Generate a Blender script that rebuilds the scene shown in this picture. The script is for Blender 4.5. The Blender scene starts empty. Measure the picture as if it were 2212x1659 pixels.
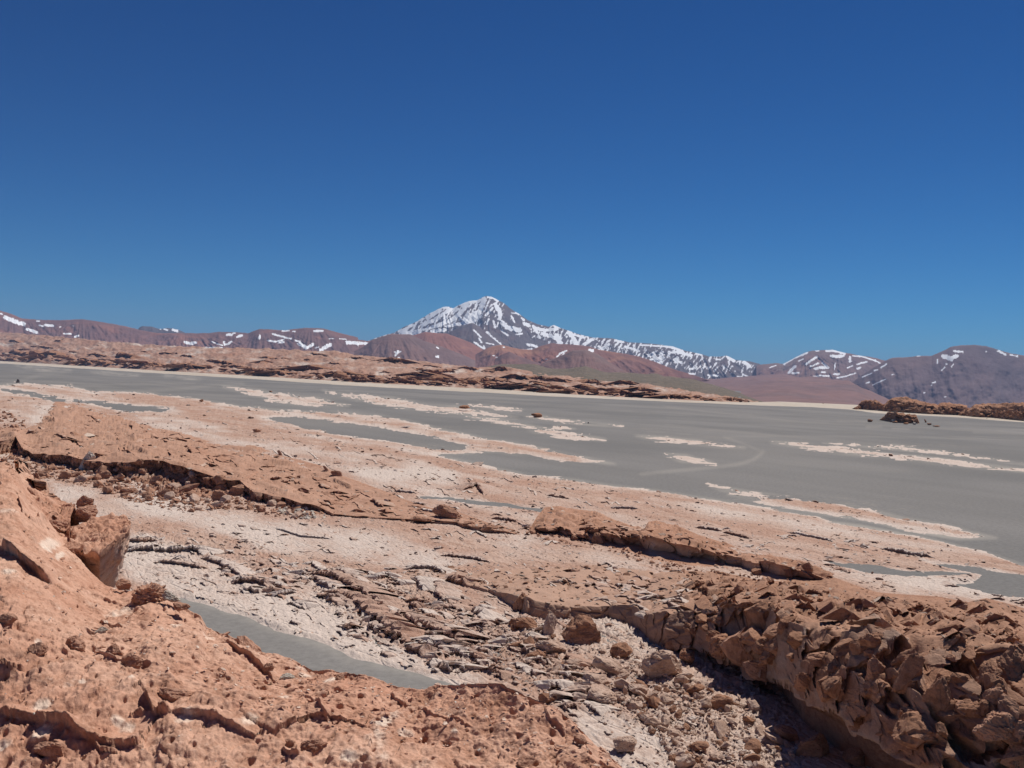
import bpy, math, random
import numpy as np

# ------------------------------------------------------------------ camera
# picture space used for laying things out: 2212 x 1659 units
W, H, F = 2212.0, 1659.0, 2152.0
CAMZ = 18.0
ROLL = math.radians(2.4)
HZ0 = 816.0
PITCH = math.atan((829.5 - HZ0) * math.cos(ROLL) / F)
f_ = np.array([0.0, math.cos(PITCH), -math.sin(PITCH)])
u0 = np.array([0.0, math.sin(PITCH), math.cos(PITCH)])
r0 = np.array([1.0, 0.0, 0.0])
R_ = math.cos(ROLL) * r0 + math.sin(ROLL) * u0
U_ = -math.sin(ROLL) * r0 + math.cos(ROLL) * u0
CAM = np.array([0.0, 0.0, CAMZ])

sc = bpy.context.scene
cam_d = bpy.data.cameras.new('camera')
cam_d.lens = 36.0 * F / W
cam_d.sensor_width = 36.0
cam_d.clip_start = 0.1
cam_d.clip_end = 80000
cam = bpy.data.objects.new('camera', cam_d)
sc.collection.objects.link(cam)
from mathutils import Matrix, Vector, Euler
m = Matrix(((R_[0], U_[0], -f_[0], 0), (R_[1], U_[1], -f_[1], 0), (R_[2], U_[2], -f_[2], CAMZ), (0, 0, 0, 1)))
cam.matrix_world = m
sc.camera = cam

# ------------------------------------------------------------------ light
SUN_EL = math.radians(57)
SUN_AZ = math.radians(36)          # to the right of the viewing direction, beyond the scene
world = bpy.data.worlds.new('World')
sc.world = world
world.use_nodes = True
wn = world.node_tree
wn.nodes.clear()
sky = wn.nodes.new('ShaderNodeTexSky')
sky.sky_type = 'NISHITA'
sky.sun_disc = False
sky.sun_elevation = SUN_EL
sky.sun_rotation = SUN_AZ
sky.altitude = 3600
sky.air_density = 1.0
sky.dust_density = 0.0
sky.ozone_density = 3.0
# the thin dry air at 3600 m: a deeper blue overhead than the sky model gives (one grade for the whole sky)
sep = wn.nodes.new('ShaderNodeSeparateColor'); cmb = wn.nodes.new('ShaderNodeCombineColor')
for ch, (g_, k_) in enumerate(((2.25, 0.37), (1.6, 0.65), (1.35, 0.70))):
    pw = wn.nodes.new('ShaderNodeMath'); pw.operation = 'POWER'; pw.inputs[1].default_value = g_
    ml = wn.nodes.new('ShaderNodeMath'); ml.operation = 'MULTIPLY'; ml.inputs[1].default_value = k_ * 0.09 ** (g_ - 1)
    wn.links.new(sep.outputs[ch], pw.inputs[0]); wn.links.new(pw.outputs[0], ml.inputs[0]); wn.links.new(ml.outputs[0], cmb.inputs[ch])
bg = wn.nodes.new('ShaderNodeBackground')
bg.inputs['Strength'].default_value = 0.09
wo = wn.nodes.new('ShaderNodeOutputWorld')
wn.links.new(sky.outputs[0], sep.inputs[0])
wn.links.new(cmb.outputs[0], bg.inputs['Color'])
wn.links.new(bg.outputs[0], wo.inputs['Surface'])

sun_d = bpy.data.lights.new('sun', 'SUN')
sun_d.energy = 4.2
sun_d.angle = math.radians(0.53)
sun_d.color = (1.0, 0.955, 0.89)
sun = bpy.data.objects.new('sun', sun_d)
sc.collection.objects.link(sun)
sdir = Vector((math.sin(SUN_AZ) * math.cos(SUN_EL), math.cos(SUN_AZ) * math.cos(SUN_EL), math.sin(SUN_EL)))
sun.rotation_euler = sdir.to_track_quat('Z', 'Y').to_euler()
sun.location = (0, 0, 200)

sc.view_settings.view_transform = 'Standard'
sc.view_settings.look = 'None'
sc.view_settings.gamma = 1.0
sc.view_settings.exposure = 0.18
sc.view_settings.use_curve_mapping = False
try:
    sc.cycles.max_bounces = 4
    sc.cycles.diffuse_bounces = 3
    sc.cycles.volume_bounces = 0
except Exception:
    pass

# ------------------------------------------------------------------ noise
u32 = np.uint32
def _h(ix, iy, iz, s):
    with np.errstate(over='ignore'):
        h = ix.astype(u32) * u32(374761393) + iy.astype(u32) * u32(668265263) + iz.astype(u32) * u32(2147483647 & 1274126177) + u32((s * 974711 + 12345) & 0xffffffff)
        h = (h ^ (h >> u32(13))) * u32(1274126177)
        h = (h ^ (h >> u32(15))) * u32(2246822519)
        return h ^ (h >> u32(16))
def _i(a):
    return np.floor(a).astype(np.int64)
_rg = np.random.RandomState(7)
_g = _rg.normal(size=(256, 3)); _g /= np.linalg.norm(_g, axis=1)[:, None]
G3 = _g.astype(np.float32)
_a = _rg.uniform(0, 2 * math.pi, 256)
G2 = np.stack([np.cos(_a), np.sin(_a)], 1).astype(np.float32)
def perlin3(x, y, z, s=0):
    ix, iy, iz = _i(x), _i(y), _i(z)
    fx, fy, fz = (x - ix).astype(np.float32), (y - iy).astype(np.float32), (z - iz).astype(np.float32)
    ux, uy, uz = [t * t * t * (t * (t * 6 - 15) + 10) for t in (fx, fy, fz)]
    out = 0
    for dx in (0, 1):
        wx = ux if dx else 1 - ux
        for dy in (0, 1):
            wy = uy if dy else 1 - uy
            for dz in (0, 1):
                g = G3[_h(ix + dx, iy + dy, iz + dz, s) & u32(255)]
                n = g[..., 0] * (fx - dx) + g[..., 1] * (fy - dy) + g[..., 2] * (fz - dz)
                out = out + n * wx * wy * (uz if dz else 1 - uz)
    return out * 1.5
def perlin2(x, y, s=0):
    ix, iy = _i(x), _i(y)
    fx, fy = (x - ix).astype(np.float32), (y - iy).astype(np.float32)
    ux, uy = [t * t * t * (t * (t * 6 - 15) + 10) for t in (fx, fy)]
    z0 = np.zeros_like(ix)
    out = 0
    for dx in (0, 1):
        wx = ux if dx else 1 - ux
        for dy in (0, 1):
            g = G2[_h(ix + dx, iy + dy, z0, s) & u32(255)]
            out = out + (g[..., 0] * (fx - dx) + g[..., 1] * (fy - dy)) * wx * (uy if dy else 1 - uy)
    return out * 1.45
def fbm2(x, y, o=4, s=0, gain=0.5, ridge=False):
    a, t, out = 1.0, 0.0, 0
    for k in range(o):
        n = perlin2(x, y, s + k * 17)
        if ridge: n = 1 - 2 * np.abs(n)
        out = out + n * a; t += a
        x, y, a = x * 2.03 + 5.1, y * 2.03 + 1.7, a * gain
    return out / t
def fbm3(x, y, z, o=4, s=0, gain=0.5, ridge=False):
    a, t, out = 1.0, 0.0, 0
    for k in range(o):
        n = perlin3(x, y, z, s + k * 17)
        if ridge: n = 1 - 2 * np.abs(n)
        out = out + n * a; t += a
        x, y, z, a = x * 2.03 + 5.1, y * 2.03 + 1.7, z * 2.03 + 3.3, a * gain
    return out / t
def cell(x, y, z=None, s=0, jit=0.9):
    """nearest cell: F1, F2, per-cell random (3 values), offset from its point"""
    three = z is not None
    if not three: z = np.zeros_like(x)
    ix, iy, iz = _i(x), _i(y), _i(z)
    sh = x.shape
    F1 = np.full(sh, 1e9, np.float32); F2 = np.full(sh, 1e9, np.float32)
    idh = np.zeros(sh, u32)
    ox = np.zeros(sh, np.float32); oy = ox.copy(); oz = ox.copy()
    for dx in (-1, 0, 1):
        for dy in (-1, 0, 1):
            for dz in ((-1, 0, 1) if three else (0,)):
                cx, cy, cz = ix + dx, iy + dy, iz + dz
                h = _h(cx, cy, cz, s)
                rx = (h & u32(1023)).astype(np.float32) / 1023 - .5
                ry = ((h >> u32(10)) & u32(1023)).astype(np.float32) / 1023 - .5
                rz = ((h >> u32(20)) & u32(1023)).astype(np.float32) / 1023 - .5
                px = (x - cx - .5 - rx * jit).astype(np.float32)
                py = (y - cy - .5 - ry * jit).astype(np.float32)
                pz = (z - cz - .5 - rz * jit).astype(np.float32) if three else 0
                d = px * px + py * py + pz * pz
                n = d < F1
                F2 = np.where(n, F1, np.minimum(F2, d))
                F1 = np.where(n, d, F1); idh = np.where(n, h, idh)
                ox = np.where(n, px, ox); oy = np.where(n, py, oy)
                if three: oz = np.where(n, pz, oz)
    with np.errstate(over='ignore'):
        g = (idh ^ u32(0x9e3779b9)) * u32(2654435761)
    g = g ^ (g >> u32(15))
    a = (g & u32(1023)).astype(np.float32) / 1023
    b = ((g >> u32(10)) & u32(1023)).astype(np.float32) / 1023
    c = ((g >> u32(20)) & u32(1023)).astype(np.float32) / 1023
    return np.sqrt(F1), np.sqrt(F2), (a, b, c), (ox, oy, oz)
def sst(a, b, x):
    t = np.clip((x - a) / (b - a), 0, 1)
    return t * t * (3 - 2 * t)

# ------------------------------------------------------------------ picture <-> place
def hz(px):
    return HZ0 + (px - 1106.0) * math.tan(ROLL)
def ray(px, py):
    a = (np.asarray(px, float) - W / 2) / F; b = -(np.asarray(py, float) - H / 2) / F
    return [R_[k] * a + U_[k] * b + f_[k] for k in range(3)]
def at_depth(px, py, d):
    r = ray(px, py)
    k = d / r[1]
    return np.stack([r[0] * k, r[1] * k, CAMZ + r[2] * k], -1)
def gdepth(px, py, z=0.0):
    r = ray(px, py)
    return (CAMZ - z) / np.maximum(-r[2], 1e-5) * r[1]
def on_ground(px, py, z=0.0):
    return at_depth(px, py, gdepth(px, py, z))
def project(P):
    v = P - CAM
    d = v @ f_
    return W / 2 + (v @ R_) / d * F, H / 2 - (v @ U_) / d * F, d
def curve(pts):
    xs = np.array([p[0] for p in pts], float); ys = np.array([p[1] for p in pts], float)
    return lambda u: np.interp(u, xs, ys)

def sheet(us, lines, rows, power=None):
    """lines: world points per column (n,3); rows: row count per interval"""
    V = []
    for k in range(len(lines) - 1):
        A, B = lines[k], lines[k + 1]
        n = rows[k]
        d0, d1 = A[:, 1], B[:, 1]
        for j in range(n + (1 if k == len(lines) - 2 else 0)):
            t = j / n
            d = 1 / ((1 - t) / d0 + t / d1)
            dd = d1 - d0
            lam = np.where(np.abs(dd) > 1e-3 * d0, (d - d0) / np.where(np.abs(dd) > 1e-9, dd, 1), t)
            V.append(A + (B - A) * lam[:, None])
    return np.array(V)       # rows, cols, 3

def seg_dist(px, py, pts):
    """distance to a polyline and the side (positive = above it in the picture)"""
    best = np.full(px.shape, 1e9); side = np.zeros(px.shape); along = np.zeros(px.shape)
    n = len(pts) - 1
    if n == 0:
        d = np.hypot(px - pts[0][0], py - pts[0][1]); return d, d * 0, d * 0
    for k in range(n):
        (x0, y0), (x1, y1) = pts[k], pts[k + 1]
        vx, vy = x1 - x0, y1 - y0
        L = vx * vx + vy * vy + 1e-9
        t = np.clip(((px - x0) * vx + (py - y0) * vy) / L, 0, 1)
        ex, ey = px - x0 - vx * t, py - y0 - vy * t
        d = np.hypot(ex, ey)
        n_ = d < best
        cr = vx * ey - vy * ex
        if vx < 0: cr = -cr
        side = np.where(n_, -np.sign(cr), side); along = np.where(n_, (k + t) / n, along)
        best = np.where(n_, d, best)
    return best, side, along
def poly_sd(px, py, pts, ys=1.0):
    """signed distance to a polygon, positive inside"""
    inside = np.zeros(px.shape, bool)
    best = np.full(px.shape, 1e9)
    n = len(pts)
    for k in range(n):
        (x0, y0), (x1, y1) = pts[k], pts[(k + 1) % n]
        if y0 != y1:
            c = ((y0 > py) != (y1 > py)) & (px < (x1 - x0) * (py - y0) / (y1 - y0) + x0)
            inside ^= c
        vx, vy = x1 - x0, (y1 - y0) * ys
        t = np.clip(((px - x0) * vx + (py - y0) * ys * vy) / (vx * vx + vy * vy + 1e-9), 0, 1)
        best = np.minimum(best, np.hypot(px - x0 - vx * t, (py - y0) * ys - vy * t))
    return np.where(inside, best, -best)

# ------------------------------------------------------------------ objects
col = sc.collection
def tag(o, label=None, cat=None, group=None, kind=None):
    if label: o['label'] = label
    if cat: o['category'] = cat
    if group: o['group'] = group
    if kind: o['kind'] = kind
    return o
def raw_mesh(name, verts, quads, mats, smooth=True, attrs=None, sharp=None):
    used = np.zeros(len(verts), bool); used[quads.ravel()] = True
    idx = np.cumsum(used) - 1
    verts = verts[used]; quads = idx[quads]
    me = bpy.data.meshes.new(name)
    nv, nf = len(verts), len(quads); k = quads.shape[1]
    me.vertices.add(nv); me.vertices.foreach_set('co', verts.astype(np.float32).ravel())
    me.loops.add(nf * k); me.loops.foreach_set('vertex_index', quads.astype(np.int32).ravel())
    me.polygons.add(nf)
    me.polygons.foreach_set('loop_start', np.arange(0, nf * k, k, dtype=np.int32))
    me.polygons.foreach_set('loop_total', np.full(nf, k, np.int32))
    me.polygons.foreach_set('use_smooth', np.full(nf, smooth, bool))
    for a, v in (attrs or {}).items():
        at = me.attributes.new(a, 'FLOAT', 'POINT')
        at.data.foreach_set('value', v[used].astype(np.float32))
    for mt in mats: me.materials.append(mt)
    me.update(calc_edges=True)
    return me
def grid_quads(r, c):
    i = np.arange(r * c).reshape(r, c)
    return np.stack([i[:-1, :-1], i[:-1, 1:], i[1:, 1:], i[1:, :-1]], -1)
def link_mesh(name, me, parent=None):
    o = bpy.data.objects.new(name, me); col.objects.link(o)
    if parent: o.parent = parent
    return o
def grid_obj(name, V, mat, keep=None, attrs=None, parent=None, smooth=True):
    r, c = V.shape[:2]
    q = grid_quads(r, c)
    if keep is not None: q = q[keep]
    q = q.reshape(-1, 4)
    me = raw_mesh(name, V.reshape(-1, 3), q, [mat], smooth, {k: v.ravel() for k, v in (attrs or {}).items()})
    return link_mesh(name, me, parent)
def parted(name, V, mat, attrs, bands):
    root = bpy.data.objects.new(name, None); col.objects.link(root)
    n = V.shape[0] - 1; r = np.arange(n)[:, None] * np.ones((1, V.shape[1] - 1))
    for nm, a, b in bands:
        grid_obj(nm, V, mat, keep=(r >= a) & (r < b), attrs=attrs, parent=root, smooth=nm == 'top_slab')
    return root
def normals(V):
    du = np.gradient(V, axis=1); dv = np.gradient(V, axis=0)
    n = np.cross(du, dv)
    n /= np.linalg.norm(n, axis=-1, keepdims=True) + 1e-9
    n *= np.where(n[..., 1:2] * (V[..., 1:2]) + (V[..., 2:3] - CAMZ) * n[..., 2:3] + n[..., 0:1] * V[..., 0:1] > 0, -1, 1)   # towards the viewer side
    return n

# strike of the beds in the plain
SA = math.atan2(-0.83, 0.55)
def strike(V):
    c, s = math.cos(SA), math.sin(SA)
    return V[..., 0] * c + V[..., 1] * s, -V[..., 0] * s + V[..., 1] * c

# ------------------------------------------------------------------ materials
def new_mat(name):
    mt = bpy.data.materials.new(name); mt.use_nodes = True
    nt = mt.node_tree; nt.nodes.clear()
    out = nt.nodes.new('ShaderNodeOutputMaterial'); b = nt.nodes.new('ShaderNodeBsdfPrincipled')
    b.inputs['Roughness'].default_value = 0.95
    b.inputs['Specular IOR Level'].default_value = 0.15
    nt.links.new(b.outputs[0], out.inputs[0])
    return mt, nt, b
class N:
    def __init__(s, nt): s.nt = nt
    def coord(s, scale=(1, 1, 1), rot=0.0, loc=(0, 0, 0)):
        tc = s.nt.nodes.new('ShaderNodeTexCoord')
        a = s.nt.nodes.new('ShaderNodeMapping'); a.inputs['Rotation'].default_value = (0, 0, -rot)
        b = s.nt.nodes.new('ShaderNodeMapping'); b.inputs['Scale'].default_value = scale; b.inputs['Location'].default_value = loc
        s.nt.links.new(tc.outputs['Object'], a.inputs[0]); s.nt.links.new(a.outputs[0], b.inputs[0])
        return b.outputs[0]
    def noise(s, v, scale, detail=4, rough=0.55, dist=0.0):
        n = s.nt.nodes.new('ShaderNodeTexNoise'); n.inputs['Scale'].default_value = scale
        n.inputs['Detail'].default_value = detail; n.inputs['Roughness'].default_value = rough; n.inputs['Distortion'].default_value = dist
        s.nt.links.new(v, n.inputs['Vector']); return n.outputs[0]
    def voro(s, v, scale, feature='DISTANCE_TO_EDGE', out='Distance'):
        n = s.nt.nodes.new('ShaderNodeTexVoronoi'); n.feature = feature; n.inputs['Scale'].default_value = scale
        s.nt.links.new(v, n.inputs['Vector']); return n.outputs[out]
    def ramp(s, x, a, b, lo=0.0, hi=1.0, smooth=True):
        n = s.nt.nodes.new('ShaderNodeMapRange'); n.interpolation_type = 'SMOOTHSTEP' if smooth else 'LINEAR'
        n.inputs['From Min'].default_value = a; n.inputs['From Max'].default_value = b
        n.inputs['To Min'].default_value = lo; n.inputs['To Max'].default_value = hi
        s.nt.links.new(x, n.inputs['Value']); return n.outputs[0]
    def math(s, op, a, b=None):
        n = s.nt.nodes.new('ShaderNodeMath'); n.operation = op
        for k, x in enumerate((a, b)):
            if x is None: continue
            if isinstance(x, (int, float)): n.inputs[k].default_value = x
            else: s.nt.links.new(x, n.inputs[k])
        return n.outputs[0]
    def mix(s, fac, a, b, mode='MIX'):
        n = s.nt.nodes.new('ShaderNodeMix'); n.data_type = 'RGBA'; n.blend_type = mode
        if isinstance(fac, (int, float)): n.inputs[0].default_value = fac
        else: s.nt.links.new(fac, n.inputs[0])
        for k, x in ((6, a), (7, b)):
            if isinstance(x, tuple): n.inputs[k].default_value = (*x, 1)
            else: s.nt.links.new(x, n.inputs[k])
        return n.outputs[2]
    def attr(s, name):
        n = s.nt.nodes.new('ShaderNodeAttribute'); n.attribute_name = name; return n.outputs['Fac']
    def val(s, col_, f):
        n = s.nt.nodes.new('ShaderNodeVectorMath'); n.operation = 'SCALE'
        s.nt.links.new(col_, n.inputs[0])
        if isinstance(f, (int, float)): n.inputs['Scale'].default_value = f
        else: s.nt.links.new(f, n.inputs['Scale'])
        return n.outputs[0]
    def bump(s, h, strength, dist, normal=None):
        n = s.nt.nodes.new('ShaderNodeBump'); n.inputs['Strength'].default_value = strength; n.inputs['Distance'].default_value = dist
        s.nt.links.new(h, n.inputs['Height'])
        if normal is not None: s.nt.links.new(normal, n.inputs['Normal'])
        return n.outputs[0]

DUST = (0.49, 0.315, 0.230)
def rock_mat(name, dark, mid, light, salt, sc_, bump_d, aniso=(1, 1, 1), salt_amt=0.0, bump_s=0.8, crack=0.0):
    """beds of dusty rock: three tones, salt where the attribute and the noise ask for it"""
    mt, nt, b = new_mat(name); n = N(nt)
    v = n.coord(aniso, SA)
    big = n.noise(v, 0.22 * sc_, 5, 0.6, 0.3)
    med = n.noise(v, 1.3 * sc_, 5, 0.65)
    fin = n.noise(v, 7.0 * sc_, 6, 0.7)
    c = n.mix(n.ramp(big, 0.35, 0.65), mid, light)
    c = n.mix(n.ramp(med, 0.42, 0.68, 0, 0.75), c, dark)
    s_in = n.math('ADD', n.math('MULTIPLY', n.attr('salt'), 0.55), n.math('ADD', n.math('MULTIPLY', med, 0.45), n.math('MULTIPLY', fin, 0.4)))
    s_f = n.ramp(s_in, 0.54 - salt_amt, 0.92 - salt_amt, 0, 0.95)
    c = n.mix(s_f, c, salt)
    c = n.mix(n.math('MULTIPLY', n.attr('dust'), n.ramp(fin, 0.2, 0.7, 1.0, 0.6)), c, DUST)
    pale = n.attr('pale')
    c = n.mix(n.math('MULTIPLY', pale, 0.8), c, salt)
    g = n.ramp(fin, 0.25, 0.75, 0.72, 1.2, False)
    c = n.val(c, g)
    nt.links.new(c, b.inputs['Base Color'])
    h = n.math('ADD', n.math('MULTIPLY', med, 0.6), n.math('MULTIPLY', fin, 0.4))
    if crack:
        vv = n.voro(v, 1.1 * sc_)
        h = n.math('ADD', h, n.math('MULTIPLY', n.ramp(vv, 0.0, 0.09), crack))
    nt.links.new(n.bump(h, bump_s, bump_d), b.inputs['Normal'])
    return mt

RED_D, RED_M, RED_L = (0.300, 0.135, 0.070), (0.440, 0.215, 0.118), (0.540, 0.290, 0.170)
SALT = (0.61, 0.505, 0.435)
M_fore = rock_mat('pitted_red_rock', (0.345, 0.160, 0.095), (0.535, 0.285, 0.190), (0.62, 0.375, 0.265), (0.76, 0.60, 0.48), 3.2, 0.035, (1, 1, 1), 0.02, 1.0)
M_ridge = rock_mat('dusty_ridge_rock', (0.275, 0.138, 0.085), (0.425, 0.228, 0.148), (0.49, 0.280, 0.190), (0.58, 0.46, 0.37), 0.8, 0.14, (0.7, 1.3, 1.5), -0.02, 1.0)
M_out = rock_mat('broken_outcrop_rock', (0.205, 0.100, 0.060), (0.345, 0.178, 0.110), (0.43, 0.235, 0.150), (0.47, 0.37, 0.30), 1.3, 0.11, (0.8, 1.3, 1.6), -0.02, 1.0)
M_crust = rock_mat('salt_crust', (0.33, 0.180, 0.122), (0.455, 0.280, 0.205), (0.52, 0.365, 0.285), SALT, 0.60, 0.20, (0.5, 1.3, 1.3), 0.05, 1.0, 0.25)
M_stone = rock_mat('pale_rubble', (0.37, 0.23, 0.165), (0.51, 0.345, 0.26), (0.60, 0.45, 0.36), (0.66, 0.58, 0.51), 1.8, 0.08, (1, 1, 1), 0.03, 1.0)
M_white = rock_mat('white_salt_rock', (0.42, 0.33, 0.25), (0.56, 0.47, 0.38), (0.66, 0.60, 0.53), (0.74, 0.70, 0.65), 2.5, 0.05, (1, 1, 1), 0.05)
M_bad = rock_mat('far_red_hills', (0.23, 0.115, 0.075), (0.39, 0.215, 0.145), (0.47, 0.295, 0.215), (0.56, 0.46, 0.39), 0.05, 2.2, (0.5, 1.3, 1.6), 0.03, 1.0)
M_badrock = rock_mat('far_outcrop_rock', (0.20, 0.095, 0.055), (0.36, 0.175, 0.098), (0.44, 0.235, 0.140), (0.50, 0.40, 0.30), 0.16, 0.5, (0.6, 1.3, 2.0), -0.03, 1.0)
M_green = rock_mat('green_grey_hill', (0.100, 0.083, 0.058), (0.158, 0.130, 0.094), (0.215, 0.165, 0.122), (0.30, 0.25, 0.20), 0.09, 5.0, (1, 1, 1), -0.06)
M_beach = rock_mat('pale_shore_sand', (0.42, 0.34, 0.26), (0.52, 0.44, 0.35), (0.56, 0.49, 0.41), (0.66, 0.61, 0.54), 0.05, 0.2, (0.3, 1, 1), 0.0, 0.3)

def plain_mat():
    mt, nt, b = new_mat('grey_gravel'); n = N(nt)
    v = n.coord((0.12, 1, 1), SA); v2 = n.coord((1, 1, 1), 0)
    st = n.noise(v, 0.035, 6, 0.6, 0.2); gr = n.noise(v2, 1.6, 8, 0.8); pt = n.noise(v2, 0.01, 4, 0.5)
    c = n.mix(n.ramp(st, 0.3, 0.7), (0.176, 0.166, 0.156), (0.210, 0.198, 0.186))
    c = n.mix(n.ramp(pt, 0.42, 0.62, 0, 0.75), c, (0.150, 0.144, 0.137))
    st2 = n.noise(n.coord((1, 1, 1), SA, (40, 7, 0)), 0.025, 8, 0.68, 0.3); sp = n.noise(v2, 0.5, 6, 0.75)
    c = n.mix(n.math('MULTIPLY', n.ramp(st2, 0.52, 0.72), n.ramp(sp, 0.45, 0.6, 0, 0.55)), c, (0.30, 0.265, 0.225))
    c = n.mix(n.ramp(n.noise(n.coord((0.6, 1, 1), SA, (9, 3, 0)), 0.012, 5, 0.6), 0.5, 0.7, 0, 0.5), c, (0.225, 0.208, 0.188))
    c = n.val(c, n.ramp(gr, 0.3, 0.7, 0.72, 1.28, False))
    c = n.mix(n.math('MULTIPLY', n.attr('pale'), n.ramp(st, 0.2, 0.8, 0.5, 1.0)), c, (0.40, 0.36, 0.31))
    nt.links.new(c, b.inputs['Base Color'])
    nt.links.new(n.bump(gr, 0.5, 0.04), b.inputs['Normal'])
    return mt
M_plain = plain_mat()

def mount_mat(name, a, b_, c_, sc_=0.0012, fan=(0.75, 1.0)):
    mt, nt, b = new_mat(name); n = N(nt)
    v = n.coord((1, 1, 2.2), 0)
    n1 = n.noise(v, sc_, 5, 0.55, 0.6); n2 = n.noise(v, sc_ * 7, 6, 0.65); n3 = n.noise(v, sc_ * 2.4, 3, 0.5, 0.8)
    c = n.mix(n.ramp(n1, 0.38, 0.62), a, b_)
    c = n.mix(n.ramp(n3, 0.52, 0.68, 0, 0.8), c, c_)
    c = n.val(c, n.ramp(n2, 0.3, 0.7, 0.82, 1.15, False))
    nt.links.new(c, b.inputs['Base Color'])
    nt.links.new(n.bump(n2, 0.5, 25.0), b.inputs['Normal'])
    return mt
M_m_left = mount_mat('purple_brown_slopes', (0.190, 0.105, 0.092), (0.245, 0.125, 0.102), (0.31, 0.140, 0.098))
M_m_main = mount_mat('volcano_rock', (0.130, 0.104, 0.100), (0.172, 0.130, 0.120), (0.160, 0.105, 0.092), 0.0012)
M_m_red = mount_mat('red_hill_slopes', (0.235, 0.115, 0.092), (0.320, 0.140, 0.098), (0.42, 0.200, 0.120))
M_m_hill = mount_mat('brown_hill_slopes', (0.215, 0.132, 0.115), (0.270, 0.145, 0.115), (0.235, 0.155, 0.128))
M_m_right = mount_mat('grey_purple_slopes', (0.170, 0.122, 0.126), (0.205, 0.135, 0.134), (0.24, 0.155, 0.142), 0.0008)
M_m_fan = mount_mat('pink_fan_gravel', (0.215, 0.125, 0.110), (0.25, 0.140, 0.118), (0.18, 0.115, 0.105))
M_m_blue = mount_mat('dark_far_ridge', (0.095, 0.080, 0.080), (0.12, 0.09, 0.088), (0.14, 0.10, 0.09))
M_snow, _nt, _b = new_mat('snow')
_b.inputs['Base Color'].default_value = (0.93, 0.94, 0.96, 1); _b.inputs['Roughness'].default_value = 0.7

# crop helpers: pixel coordinates read in enlarged views of the photograph
def c1(pts): return [(0.35 * x, 608.3 + 0.35 * y) for x, y in pts]
def c2(pts): return [(719 + 0.35 * x, 608.3 + 0.35 * y) for x, y in pts]
def c3(pts): return [(1438 + 0.35 * x, 663.6 + 0.35 * y) for x, y in pts]

ZB = []        # everything a rock can be set on: (points)
SH_T = curve([(-120, 773), (0, 779.6), (350, 801), (560, 813), (774, 826.5), (1069, 841.5), (1244, 853), (1438, 863), (1493, 865.5), (1560, 868), (1613, 869.5), (1683, 868), (1760, 871), (1850, 875), (1893, 884), (2068, 893), (2212, 903), (2340, 912)])
SH_B = curve([(-120, 778), (0, 785.5), (350, 807.5), (560, 820), (774, 834.5), (1069, 849.6), (1244, 859.5), (1493, 870), (1613, 875.5), (1753, 880), (1833, 885), (1893, 893), (2068, 902), (2212, 912.7), (2340, 922)])
MAIN = [(-200, 830), (0, 833), (52, 827), (157, 834), (205, 848), (227, 845), (315, 849), (378, 857), (455, 867), (525, 879), (600, 886), (690, 890), (754, 893), (824, 900), (890, 912), (960, 930), (1034, 946), (1090, 954), (1174, 970), (1244, 985), (1325, 1003), (1244, 1001), (1139, 983), (1069, 977), (939, 981), (981, 991), (1051, 1008), (1139, 1026), (1226, 1034.5), (1314, 1048.5), (1419, 1061), (1493, 1073), (1590, 1088), (1700, 1105), (1767, 1117), (1790, 1128), (1858, 1136), (1928, 1150), (1998, 1163), (2068, 1180), (2140, 1198), (2212, 1221), (2600, 1310), (2600, 2600), (-1300, 2600), (-1300, 790), (-300, 825)]
GREY = [[(567, 903), (640, 899), (760, 916), (860, 930), (930, 943), (1010, 962), (1000, 972), (940, 972), (850, 956), (740, 941), (650, 922)],
        [(190, 1272), (260, 1280), (380, 1292), (440, 1303), (530, 1330), (600, 1362), (680, 1385), (760, 1420), (860, 1445), (960, 1470), (1020, 1488), (1040, 1512), (990, 1530), (900, 1528), (780, 1505), (640, 1470), (500, 1420), (380, 1375), (270, 1335), (190, 1300)],
        [(905, 1073), (960, 1076), (1034, 1082), (1121, 1092), (1180, 1102), (1180, 1108), (1121, 1098), (1034, 1088)],
        [(130, 862), (210, 866), (290, 876), (375, 881), (350, 889), (262, 888), (200, 874)],
        [(0, 836), (60, 845), (110, 857), (150, 864), (125, 870), (100, 862), (50, 852), (0, 845)],
        [(1780, 1213), (1875, 1224), (1963, 1235), (2103, 1238), (2060, 1244), (1950, 1245), (1870, 1236)],
        [(1990, 1212), (2103, 1226), (2212, 1244), (2400, 1275), (2400, 1340), (2250, 1296), (2150, 1284), (2060, 1262), (2110, 1256), (2120, 1243)],
        [(1000, 1140), (1060, 1146), (1110, 1150), (1050, 1152)]]
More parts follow.
